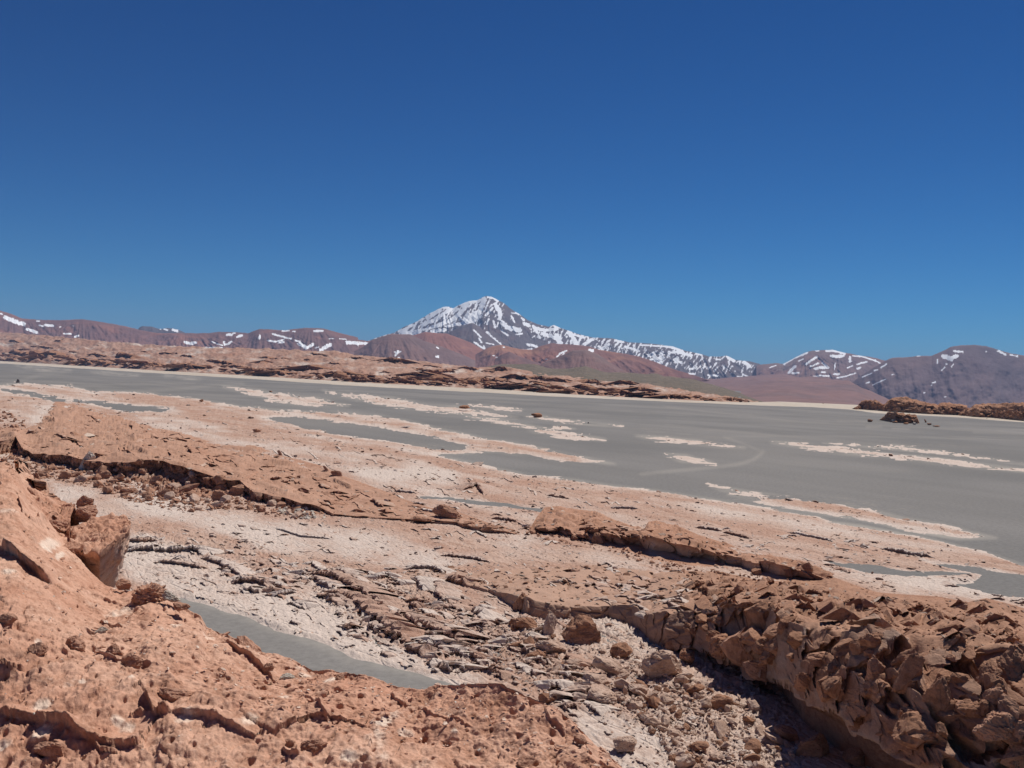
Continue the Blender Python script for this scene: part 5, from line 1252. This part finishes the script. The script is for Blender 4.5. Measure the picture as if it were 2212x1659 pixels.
for sd, mt, shp, px, py, w, ro, lab in RB_:
    place(big(sd, mt, shp), px, py, w, ro, .2, 'boulder', lab, 'boulder')
scatter(LT, 140, 12, 40, ['ridge', 'ridge', 'stone'], 'tumbled stone below the broken edge of the left ridge', 'tumbled stones below the left ridge', seed=8)
heap(LT, 1700, 4, 15, None, M_ridge, 31, 'rubble', 'small red rubble below the broken edge of the left ridge')
heap([(610, 1085), (690, 1100), (705, 1118), (640, 1122), (600, 1105)], 60, 8, 20, None, M_white, 32, 'rubble', 'white salt coated stones at the foot of the left ridge')
heap([(0, 890), (45, 900), (60, 925), (20, 935), (0, 930)], 50, 6, 18, None, M_ridge, 33, 'rubble', 'dark broken rock on the small rise at the left edge')
heap([(0, 960), (45, 960), (90, 990), (110, 1030), (60, 1040), (0, 990)], 130, 5, 22, None, M_ridge, 34, 'rubble', 'jumbled rock at the left end of the left ridge')
# middle ridge stones
for sd, px, py, w, shp, lab in [(730, 1243, 1164, 22, (1, .8, .6), 'small rounded stone at the foot of the middle ridge'), (731, 1294, 1172, 40, (1, .7, .7), 'block hanging at the undercut of the middle ridge'), (732, 1702, 1242, 40, (1, .6, .9), 'grey upright block at the right end of the middle ridge'), (733, 1746, 1232, 36, (1, .7, .7), 'brown block behind the grey upright block'), (734, 1636, 1240, 34, (1, .7, .6), 'brown stone in the shade of the middle ridge')]:
    place(big(sd, M_out, shp), px, py, w, rt(15), .2, 'boulder', lab, 'boulder')
heap([(1140, 1152), (1260, 1165), (1400, 1200), (1520, 1225), (1480, 1240), (1300, 1190), (1150, 1165)], 130, 5, 16, None, M_ridge, 35, 'rubble', 'small rocks strewn along the foot of the middle ridge')
heap([(1500, 1225), (1700, 1250), (1850, 1290), (1800, 1300), (1640, 1270), (1480, 1250)], 200, 4, 15, None, M_out, 36, 'rubble', 'small rocks between the middle ridge and the right outcrop')

# ------------------------------------------------------------------ overhanging rock at the left of the foreground
def knob(seed, mat, shape, px, py, w, d, rot, name, label=None, cat=None, parent=None, sub=5, **kw):
    d = d * KD; P = at_depth(np.array(float(px)), np.array(float(py)), d); s = w / 2 * d / F
    o = bpy.data.objects.new(name, rock_mesh(seed, mat, sub, shape, **kw)); col.objects.link(o)
    o.location = P; o.scale = (s, s, s); o.rotation_euler = rot
    if parent is not None: o.parent = parent
    if label: tag(o, label, cat)
    return o
us = np.arange(34, 160, 1.4)
KS = curve([(34, 1000), (48, 1014), (58, 1030), (84, 1032), (92, 1062), (108, 1074), (130, 1090), (148, 1096), (165, 1100), (185, 1112), (200, 1128), (225, 1165), (250, 1215), (266, 1262)])(us)
fs = curve(FSIL)(us); dS = DS(us)
KS = np.minimum(KS, fs - 2)
A0 = at_depth(us, fs + 16, dS + .1); A1 = at_depth(us, fs * .5 + KS * .5, dS + .9); A2 = at_depth(us, KS, dS + 1.8)
A3 = A2.copy(); A3[:, 1] += 1.2; A3[:, 2] -= 5; A4 = A3.copy(); A4[:, 1] += 3; A4[:, 2] = -1
V = sheet(us, [A0, A1, A2, A3, A4], [30, 50, 10, 3])
t_ = np.arange(V.shape[0])[:, None] * np.ones(V.shape[1])
x, y, z = V[..., 0], V[..., 1], V[..., 2]
q1 = fbm3(x * 1.3, y * 1.3, z * 1.3, 5, 91, .6); cA = cell(x * 1.5 + q1, y * 1.5, z * 1.5, 92); cB = cell(x * 4, y * 4, z * 4 + q1, 93)
e_ = sst(2, 12, t_) * sst(90, 80, t_)
V[..., 2] += e_ * (q1 * .35 + (cA[2][0] - .5) * .22 + (cB[2][0] - .5) * .07)
V[..., 1] += e_ * (cA[2][1] - .5) * .6
o = grid_obj('rock_shoulder', V, M_fore, attrs={'salt': np.clip(.1 + q1 * .5, 0, 1)})
tag(o, 'broken red shoulder of rock between the big left slab and the overhanging wedge', 'rock')
# wedge: flat top, undercut sides running down to a point
us = np.linspace(0, 1, 120)
def wedge():
    top = [(150, 1165, 23.4), (163, 1140, 24.2), (196, 1120, 25.0), (240, 1114, 25.3), (272, 1115, 25.0), (284, 1126, 24.3), (281, 1142, 23.6), (262, 1158, 23.0), (240, 1172, 22.5), (215, 1200, 22.0), (185, 1196, 22.2), (155, 1186, 22.8)]
    mid = [(155, 1200, 23.2), (170, 1190, 24.4), (200, 1180, 25.4), (235, 1170, 25.6), (262, 1165, 25.0), (274, 1170, 24.2), (272, 1185, 23.4), (262, 1200, 22.8), (240, 1215, 22.5), (215, 1240, 22.3), (190, 1235, 22.5), (165, 1222, 22.9)]
    low = [(170, 1260, 23.2), (185, 1262, 24.0), (205, 1262, 24.6), (225, 1260, 24.8), (243, 1258, 24.6), (250, 1258, 24.0), (250, 1262, 23.4), (246, 1268, 22.9), (236, 1275, 22.7), (222, 1282, 22.6), (200, 1285, 22.7), (180, 1275, 22.9)]
    rings = []
    n = 160
    tt = np.linspace(0, 12, n, endpoint=False)
    def ring(pts):
        A = np.array([at_depth(np.array(float(a)), np.array(float(b)), c * KD) for a, b, c in pts]); A = np.vstack([A, A[:1]])
        return np.stack([np.interp(tt, np.arange(13), A[:, k]) for k in range(3)], 1)
    T, M_, L_ = ring(top), ring([(a, b, c + .5) for a, b, c in mid]), ring([(a, b, c + 2.2) for a, b, c in low])
    c = T.mean(0)
    rows = [c + (T - c) * s for s in np.linspace(.02, 1, 40)]
    rows += [T + (M_ - T) * s for s in np.linspace(.04, 1, 36)]
    rows += [M_ + (L_ - M_) * s for s in np.linspace(.04, 1, 40)]
    V = np.array(rows)
    V = np.concatenate([V, V[:, :1]], 1)
    x, y, z = V[..., 0], V[..., 1], V[..., 2]
    n1 = fbm3(x * 3.2, y * 3.2, z * 3.2, 5, 81, .6); ce = cell(x * 4.5, y * 4.5, z * 4.5, 82)
    topm = sst(46, 36, np.arange(V.shape[0]))[:, None]
    V[..., 2] += topm * (n1 * .20 + (ce[2][0] - .5) * .07)
    cc = V.mean((0, 1))
    r = V - cc
    V += r / (np.linalg.norm(r, axis=-1, keepdims=True) + 1e-6) * ((1 - topm) * (n1 * .10 + (ce[2][0] - .5) * .06))[..., None] * np.array([1, 1, .3])
    idx = np.arange(V.shape[0])[:, None] * np.ones(V.shape[1])
    pale_ = sst(44, 60, idx) * np.clip(.55 + n1 * .9, 0, 1) * .75
    salt_ = .1 + sst(60, 100, idx) * .3
    return V, pale_, salt_
Vw, pw, sw = wedge()
o = grid_obj('overhanging_rock', Vw, M_fore, attrs={'pale': pw, 'salt': sw}, smooth=True)
tag(o, 'overhanging wedge of red rock with a pale shaded underside, left of the white flat', 'rock')
place_l = [
    (801, M_fore, (.9, .8, 1), 183, 1089, 38, 25.4, (0, D2(10), .2), 'knobbly red stone perched like a crown above the overhanging wedge', dict(rough=.14, keepcut=.5)),
    (802, M_fore, (.6, .5, 1), 196, 1092, 14, 25.4, (0, D2(25), .2), 'small horn of rock beside the perched crown stone', dict(rough=.12)),
    (803, M_fore, (.8, .7, .9), 152, 1106, 40, 25.2, (0, D2(-20), .2), 'pointed pale stone left of the perched crown stone', dict(rough=.1)),
    (804, M_fore, (1, .8, .9), 187, 1110, 58, 25.2, (0, D2(10), .5), 'red block supporting the perched crown stone', dict(rough=.1)),
    (814, M_fore, (1, .8, .9), 152, 1196, 64, 22.6, (0, D2(14), .3), 'rough red block wedged under the near side of the overhanging rock', dict(rough=.1)),
    (805, M_fore, (1, .8, .9), 122, 1140, 56, 24.4, (0, D2(15), .5), 'dark sided red block between the big slab and the overhanging wedge', dict(rough=.1)),
    (806, M_fore, (1, .8, .7), 112, 1096, 50, 26.2, (0, D2(25), .5), 'broken red lump above the dark sided block', dict(rough=.12)),
    (807, M_fore, (.9, .8, .8), 72, 1034, 40, 28.0, (0, D2(10), .5), 'brown knob standing on the crest of the big left slab', dict(rough=.12)),
    (808, M_fore, (.8, .8, 1), 84, 1064, 36, 27.4, (0, D2(10), .9), 'narrow red pinnacle below the brown knob', dict(rough=.12)),
    (809, M_fore, (1, .8, .6), 172, 1148, 56, 24.2, (0, 0, .4), 'rough lump where the overhanging wedge joins the slab', dict(rough=.12)),
    (810, M_fore, (1, .8, .8), 268, 1264, 36, 20.6, (0, D2(20), .4), 'dark red stone at the foot of the overhanging wedge', dict(rough=.12)),
    (811, M_fore, (1, .9, .8), 322, 1288, 72, 19.2, (0, D2(8), .4), 'spiky brown lump on the edge of the foreground rock beside the grey channel', dict(rough=.22, planes=6, keepcut=.7)),
    (812, M_white, (1, .8, .5), 368, 1290, 44, 19.0, (0, D2(20), .4), 'pale crusted stone right of the spiky brown lump', dict(rough=.16)),
    (813, M_fore, (1, .8, .5), 392, 1310, 40, 18.6, (0, D2(20), .4), 'red lump on the shoulder right of the pale crusted stone', dict(rough=.12)),
]
for sd, mt, shp, px, py, w, d, ro, lab, kw in place_l:
    knob(sd, mt, shp, px, py, w, d, ro, 'boulder', lab, 'boulder', **kw)
# stones sitting in the foreground rock
FB = [
    (901, M_fore, (.9, .8, .8), P5([(185, 1078)])[0], 48, (0, 0, .4), 'square orange stone set in the foreground rock at the left'),
    (902, M_fore, (1, .8, .8), P5([(370, 1062)])[0], 54, (0, D2(10), 1.0), 'pale topped stone right of the square orange stone'),
    (903, M_fore, (1, .8, .8), P5([(655, 1140)])[0], 50, (0, D2(-10), .4), 'blunt stone in the middle of the foreground rock'),
    (904, M_fore, (1, .8, .8), P5([(565, 1085)])[0], 46, (0, D2(20), 1.4), 'stone half sunk just left of the blunt stone'),
    (905, M_white, (1, .7, .6), P5([(500, 975)])[0], 30, (0, D2(-20), .4), 'white streaked stone above the blunt stone'),
    (906, M_white, (1, .8, .5), P5([(1430, 1210)])[0], 38, (0, D2(10), .4), 'pale yellowish stone under the long ledge at the rock edge'),
    (907, M_fore, (.8, .7, .9), P5([(1335, 1170)])[0], 30, (0, D2(5), .4), 'round brown stone wedged under the long ledge'),
    (908, M_fore, (1, .8, .6), P5([(1560, 1560)])[0], 60, (0, D2(5), .4), 'large smooth stone lying low in the foreground right of centre'),
    (909, M_fore, (.4, .5, .9), P5([(1450, 1555)])[0], 44, (0, D2(-45), .4), 'finger shaped stone left of the large smooth stone'),
    (910, M_fore, (1, .7, .6), P5([(1690, 1215)])[0], 38, (0, D2(5), 1.4), 'brown lump near the upper edge of the foreground rock'),
    (911, M_fore, (1, .8, .6), P5([(30, 920)])[0], 46, (0, D2(5), 2.4), 'dark based stone at the left edge of the picture'),
    (912, M_fore, (1, .6, .5), P5([(1230, 1080)])[0], 78, (0, D2(35), -.4), 'long red bar of rock along the edge above the grey channel'),
    (913, M_fore, (1, .7, .7), P5([(250, 1590)])[0], 74, (0, D2(10), .4), 'flat red lump at the bottom left corner below the dark crack'),
    (914, M_fore, (.8, .8, .8), (1252, 1607), 44, (0, D2(10), .4), 'nose of rock at the right tip of the foreground rock'),
    (915, M_fore, (1, .7, .6), (1140, 1655), 60, (0, D2(10), .4), 'red lump at the bottom edge under the right tip'),
    (916, M_fore, (1, .7, .6), P5([(860, 1300)])[0], 70, (0, D2(10), .2), 'domed lump over the dark hole in the foreground rock'),
]
for sd, mt, shp, (px, py), w, ro, lab in FB:
    place(rock_mesh(sd, mt, 5, shp, planes=12, rough=.07, keepcut=.6), px, py, w, ro, .45, 'boulder', lab, 'boulder')
heap([(0, 1250), (225, 1290), (440, 1370), (700, 1460), (1000, 1500), (1180, 1540), (1230, 1640), (700, 1650), (0, 1650)], 130, 4, 14, None, M_fore, 41, 'pebbles', 'small stones stuck on the foreground rock', .8, 25, .5)
heap([(0, 1250), (225, 1290), (440, 1370), (700, 1460), (1000, 1500), (1180, 1540), (1230, 1640), (700, 1650), (0, 1650)], 60, 4, 12, None, M_white, 42, 'pebbles', 'small white salt lumps on the foreground rock', .7, 25, .5)

# ------------------------------------------------------------------ far outcrops on the right and the island in the plain
def outcrop(name, us, foot, top, back_d, mat, label, amp, seed, rows=60):
    fy, ty = foot(us), top(us)
    P0 = on_ground(us, fy, -.3); d0 = P0[:, 1]
    P1 = at_depth(us, fy * .65 + ty * .35, d0 + 2)
    P2 = at_depth(us, fy * .2 + ty * .8, d0 + back_d * .3)
    P3 = at_depth(us, ty, d0 + back_d)
    P4 = P3.copy(); P4[:, 1] += back_d; P4[:, 2] = -1
    V = sheet(us, [P0, P1, P2, P3, P4], [rows // 3, rows // 3, rows // 3, 4])
    n = V.shape[0]; t = np.arange(n)[:, None] / n
    px = np.broadcast_to(us, V.shape[:2]); py = project(V.reshape(-1, 3))[1].reshape(V.shape[:2])
    k = V[..., 1] / F
    F1, F2, ids, of = cell(px * .11, py * .26 + fbm2(px * .1, py * .1, 2, seed) * .5, s=seed)
    n1 = fbm2(px * .06, py * .2, 4, seed + 1, .6)
    e = sst(0, .12, t) * sst(1, .85, t) * np.interp(us, [us[0], us[0] + 12, us[-1] - 12, us[-1]], [0, 1, 1, 0])[None]
    V[..., 2] += k * e * amp * (n1 * 6 + (ids[0] - .5) * 5)
    V[..., 1] += k * e * amp * ((ids[1] - .5) * 22 + n1 * 10) * sst(.8, .4, t)
    pal = sst(.30, .12, t) * .35 * np.ones_like(px)
    o = grid_obj(name, V, mat, attrs={'pale': pal}); tag(o, label, 'outcrop')
    ZB.append(V.reshape(-1, 3)); return o, V
def K(pts): return curve([(1825 + 0.175 * x, 829.5 + 0.175 * y) for x, y in pts])
outcrop('rock_outcrop', np.arange(1846, 1912, 1.0), K([(0, 320), (200, 320), (520, 348)]), K([(100, 300), (160, 270), (200, 225), (260, 195), (330, 192), (420, 215), (470, 250), (520, 300)]), 14, M_badrock, 'small dark rock pile at the left end of the far right shore', 1.0, 3)
outcrop('rock_outcrop', np.arange(1908, 2090, 1.1), K([(470, 345), (700, 360), (1000, 378), (1400, 395), (1600, 410)]), K([(470, 270), (540, 200), (580, 175), (700, 158), (800, 175), (900, 205), (1000, 232), (1150, 255), (1180, 228), (1300, 232), (1400, 245), (1500, 262), (1600, 300)]), 26, M_badrock, 'rounded red dome outcrop with a dark left end on the far right shore', .9, 5)
outcrop('rock_outcrop', np.arange(2068, 2330, 1.2), K([(1380, 395), (1600, 415), (1800, 425), (2212, 465), (2900, 500)]), K([(1380, 370), (1450, 330), (1530, 290), (1600, 265), (1700, 242), (1900, 245), (2010, 245), (2080, 225), (2212, 235), (2900, 270)]), 26, M_badrock, 'long outcrop with dark hollows at the right edge of the far shore', 1.0, 7)
outcrop('rock_outcrop', np.arange(1902, 1986, .9), K([(440, 455), (640, 485), (900, 495)]), K([(440, 430), (500, 380), (530, 345), (640, 345), (720, 355), (760, 378), (880, 380), (920, 470)]), 5, M_badrock, 'flat topped rock island standing alone on the grey plain', .8, 9, 48)

PTS = np.concatenate(ZB); ax, ay, ad = project(PTS)
gx = (ax / CW).astype(int) + 40; gy = (ay / CW).astype(int)
ok = (ad > 1) & (gx >= 0) & (gx < 860) & (gy >= 0) & (gy < 640)
key = gx[ok] * 1000 + gy[ok]; idxs = np.nonzero(ok)[0]
order = np.lexsort((ad[ok], key)); key = key[order]; idxs = idxs[order]
fk, first = np.unique(key, return_index=True)
zmap[:] = -1; zmap[fk // 1000, fk % 1000] = idxs[first]
def k3(x, y): return (1825 + 0.175 * x, 829.5 + 0.175 * y)
for k, (x, y, w, shp, kind, lab) in enumerate([
    (310, 450, 17, (1, .7, .5), 'far', 'low red stone left of the flat topped rock island'),
    (1000, 470, 12, (.35, .4, 1), 'far', 'leaning finger of rock right of the flat topped rock island'),
    (600, 448, 12, (1, .7, .5), 'white', 'white stone under the front of the flat topped rock island'),
    (620, 470, 11, (1, .8, .7), 'far', 'dark stone in front of the white stone at the rock island'),
    (760, 455, 11, (1, .8, .7), 'far', 'brown stone below the middle of the rock island'),
    (855, 480, 14, (1, .7, .5), 'white', 'pale tilted stone below the right end of the rock island'),
    (750, 482, 12, (1, .7, .4), 'far', 'flat stone at the front of the rock island'),
    (1050, 510, 16, (1, .5, .3), 'far', 'flat slab on the thin tail right of the rock island'),
    (1130, 520, 16, (1, .5, .25), 'far', 'thin slab farther along the tail right of the rock island'),
    (1640, 395, 14, (1, .8, .8), 'far', 'dark boulder before the hollow of the long right outcrop'),
    (1700, 398, 15, (1, .8, .8), 'far', 'second dark boulder before the hollow, right of the first')]):
    px, py = k3(x, y)
    place(rock_mesh(950 + k, M_badrock if kind == 'far' else M_white, 3, shp), px, py + 2, w, rt(8) if 'finger' not in lab else (0, D2(-22), .3), .1, 'boulder', lab, 'boulder')
heap([k3(100, 290), k3(400, 290), k3(700, 330), k3(500, 350), k3(200, 325)], 70, 3, 9, None, M_badrock, 51, 'rubble', 'rubble under the small dark rock pile')
heap([k3(1450, 360), k3(1800, 380), k3(2212, 400), k3(2212, 450), k3(1800, 425), k3(1500, 400)], 90, 3, 9, None, M_badrock, 52, 'rubble', 'rubble below the long outcrop at the right edge')
heap([k3(470, 430), k3(900, 450), k3(960, 490), k3(700, 490), k3(560, 475)], 60, 3, 8, None, M_badrock, 53, 'rubble', 'broken stone heaped round the flat topped rock island')
heap([k3(170, 225), k3(330, 200), k3(470, 250), k3(520, 330), k3(120, 330)], 120, 4, 13, None, M_badrock, 54, 'rubble', 'dark blocks of the small rock pile on the far right shore')
heap([k3(480, 270), k3(560, 200), k3(640, 300), k3(560, 350)], 50, 4, 14, None, M_badrock, 55, 'rubble', 'dark blocks at the left end of the red dome outcrop')
heap([k3(1380, 350), k3(1560, 290), k3(1900, 340), k3(2212, 330), k3(2212, 420), k3(1700, 400)], 150, 4, 15, None, M_badrock, 56, 'rubble', 'dark blocks below the long outcrop on the far right shore')
# small rocks standing in the plain
for k, (px, py, w, shp, mt, lab) in enumerate([
    (1160, 900, 30, (1, .6, .35), M_badrock, 'low orange mound of rock alone on the grey plain near the centre'), (1004, 885, 44, (1, .6, .22), M_badrock, 'low red mound on the pink streak left of the centre'),
    (37, 825, 13, (.8, .7, 1), M_m_blue, 'small black boulder on the plain at the left edge'), (583, 846, 13, (1, .5, .3), M_badrock, 'thin dark slab lying on the crust streak left of the centre'), (432, 869, 17, (1, .6, .4), M_badrock, 'brown stone on the pink crust above the left ridge'),
    (553, 935, 34, (1, .6, .3), M_ridge, 'low brown rock hump on the crust above the left ridge'), (1257, 943, 5, (1, .6, .6), M_badrock, 'tiny dark stone on the plain in the middle'), (1778, 873, 5, (1, .6, .8), M_badrock, 'tiny dark stone on the sand flat below the pink fan'), (1035, 1058, 22, (1, .5, .6), M_ridge, 'dark jagged flake standing on the crust in the middle')]):
    place(rock_mesh(980 + k, mt, 4, shp), px, py, w, rt(5), .15, 'boulder', lab, 'boulder')

# rocks along the far shore
ZB2 = FARV.reshape(-1, 3); bx, by_, bd = project(ZB2)
def far_spot(px, py):
    i = np.argmin((bx - px) ** 2 + ((by_ - py) * 1.5) ** 2); return ZB2[i].copy()
r = random.Random(12)
far_me = [rock_mesh(300 + k, M_badrock, 3, s_, rough=.14, keepcut=.5) for k, s_ in enumerate([(1, .7, .24), (1, .8, .34), (1, .7, .18), (.9, .8, .42), (1, .6, .28)])]
spots = []
for px in np.arange(0, 1620, 9.0):
    base = float(SH_T(px))
    spots.append((px + r.uniform(-5, 5), base - r.uniform(1, 12), 7 + 34 * r.random() ** 2))
for k in range(150):
    px = r.uniform(0, 1600); base = float(SH_T(px)); tp = float(bt(px))
    t = r.random() ** 1.6
    spots.append((px, base - 4 - (base - tp - 5) * t, r.uniform(6, 26) * (1 - .45 * t)))
big_out = [c2([q])[0] + (w_,) for q, w_ in [((1040, 650), 34), ((1350, 682), 36), ((1450, 690), 30), ((1130, 600), 46), ((1310, 600), 50), ((840, 612), 44), ((540, 585), 50), ((620, 598), 46), ((700, 560), 34), ((850, 540), 26), ((1030, 545), 26), ((1150, 650), 50), ((1250, 670), 44), ((380, 490), 38), ((180, 600), 40), ((60, 580), 44), ((1560, 655), 36), ((1640, 665), 40), ((1800, 690), 34), ((1900, 670), 40), ((1950, 695), 30), ((2110, 715), 36), ((1800, 625), 36), ((1600, 625), 30), ((460, 625), 40), ((330, 620), 40), ((950, 620), 36), ((1400, 610), 30)]] + [c1([q])[0] + (w_,) for q, w_ in [((240, 470), 36), ((310, 450), 32), ((110, 440), 36), ((590, 500), 42), ((760, 465), 30), ((930, 510), 30), ((1130, 530), 42), ((1340, 500), 44), ((1480, 530), 46), ((1600, 555), 44), ((1700, 570), 36), ((1900, 540), 36), ((2100, 570), 34), ((450, 505), 30)]]
rf = np.random.RandomState(5)
def far_tag(o, px, py):
    t_ = (float(SH_T(px)) - py) / max(6.0, float(SH_T(px)) - float(bt(px)))
    where = 'at the far left' if px < 330 else 'below the left snowy range' if px < 790 else 'below the volcano' if px < 1150 else 'before the green grey hill'
    how = 'on the pale far shore' if t_ < .33 else 'halfway up the rock field' if t_ < .66 else 'high on the rock field'
    tag(o, f'dark edged red rock ledge {how} {where}', 'rock ledge', f'rock ledges {how} {where}')
def far_ledge(px, py, w, hp):
    """a broken rock step in the far hills, its shaded edge towards the viewer"""
    n = max(12, int(w / 1.3)); t = np.linspace(-.5, .5, n); slope = math.tan(math.radians(rf.normal(3.5, 5)))
    xs = px + t * w; ys_ = py + t * w * slope + np.cumsum(rf.normal(0, .22, n))
    P = np.array([far_spot(a, b) for a, b in zip(xs, ys_)])
    k = 7; P[:, 1] = np.convolve(np.pad(P[:, 1], 3, mode='edge'), np.ones(k) / k, 'valid')
    G = at_depth(xs, ys_, P[:, 1]); h = hp * P[:, 1].mean() / F
    S_ = strip(G, h, h * rf.uniform(5, 9), rf, .30); S_[0] -= np.array([0, 0, h * .8])
    r_, c_ = S_.shape[:2]
    o = link_mesh('rock_ledge', raw_mesh('rock_ledge', S_.reshape(-1, 3), grid_quads(r_, c_).reshape(-1, 4), [M_badrock], False))
    far_tag(o, px, py)
for px, py, w in big_out: far_ledge(px, py + 2, w * 1.25, rf.uniform(5, 9))
for k in range(90):
    px = rf.uniform(0, 1600); base = float(SH_T(px)); tp = float(bt(px)); t = rf.uniform(0, 1) ** 1.3
    far_ledge(px, base - 3 - (base - tp - 8) * t, rf.uniform(16, 52) * (1 - .3 * t), rf.uniform(2, 6) * (1 - .4 * t))
for px, py, w in spots[:150]:
    P = far_spot(px, py)
    far_tag(place(r.choice(far_me), px, py, w, (D2(r.uniform(-6, 6)), D2(r.uniform(-6, 12)), r.uniform(-.5, .5)), .1, 'rock_ledge', pos=P), px, py)

# ------------------------------------------------------------------ air
bm = bmesh.new(); bmesh.ops.create_cube(bm, size=1.0)
me = bpy.data.meshes.new('haze'); bm.to_mesh(me); bm.free()
hz_o = link_mesh('haze', me); hz_o.scale = (44000, 46000, 1260); hz_o.location = (0, 10000, 1260 / 2 - 170)
hm = bpy.data.materials.new('haze_air'); hm.use_nodes = True; hm.node_tree.nodes.clear()
ho = hm.node_tree.nodes.new('ShaderNodeOutputMaterial'); hv = hm.node_tree.nodes.new('ShaderNodeVolumePrincipled')
hv.inputs['Density'].default_value = 4.0e-5; hv.inputs['Color'].default_value = (0.42, 0.60, 1.0, 1)
hm.node_tree.links.new(hv.outputs[0], ho.inputs['Volume']); me.materials.append(hm)
tag(hz_o, kind='stuff')
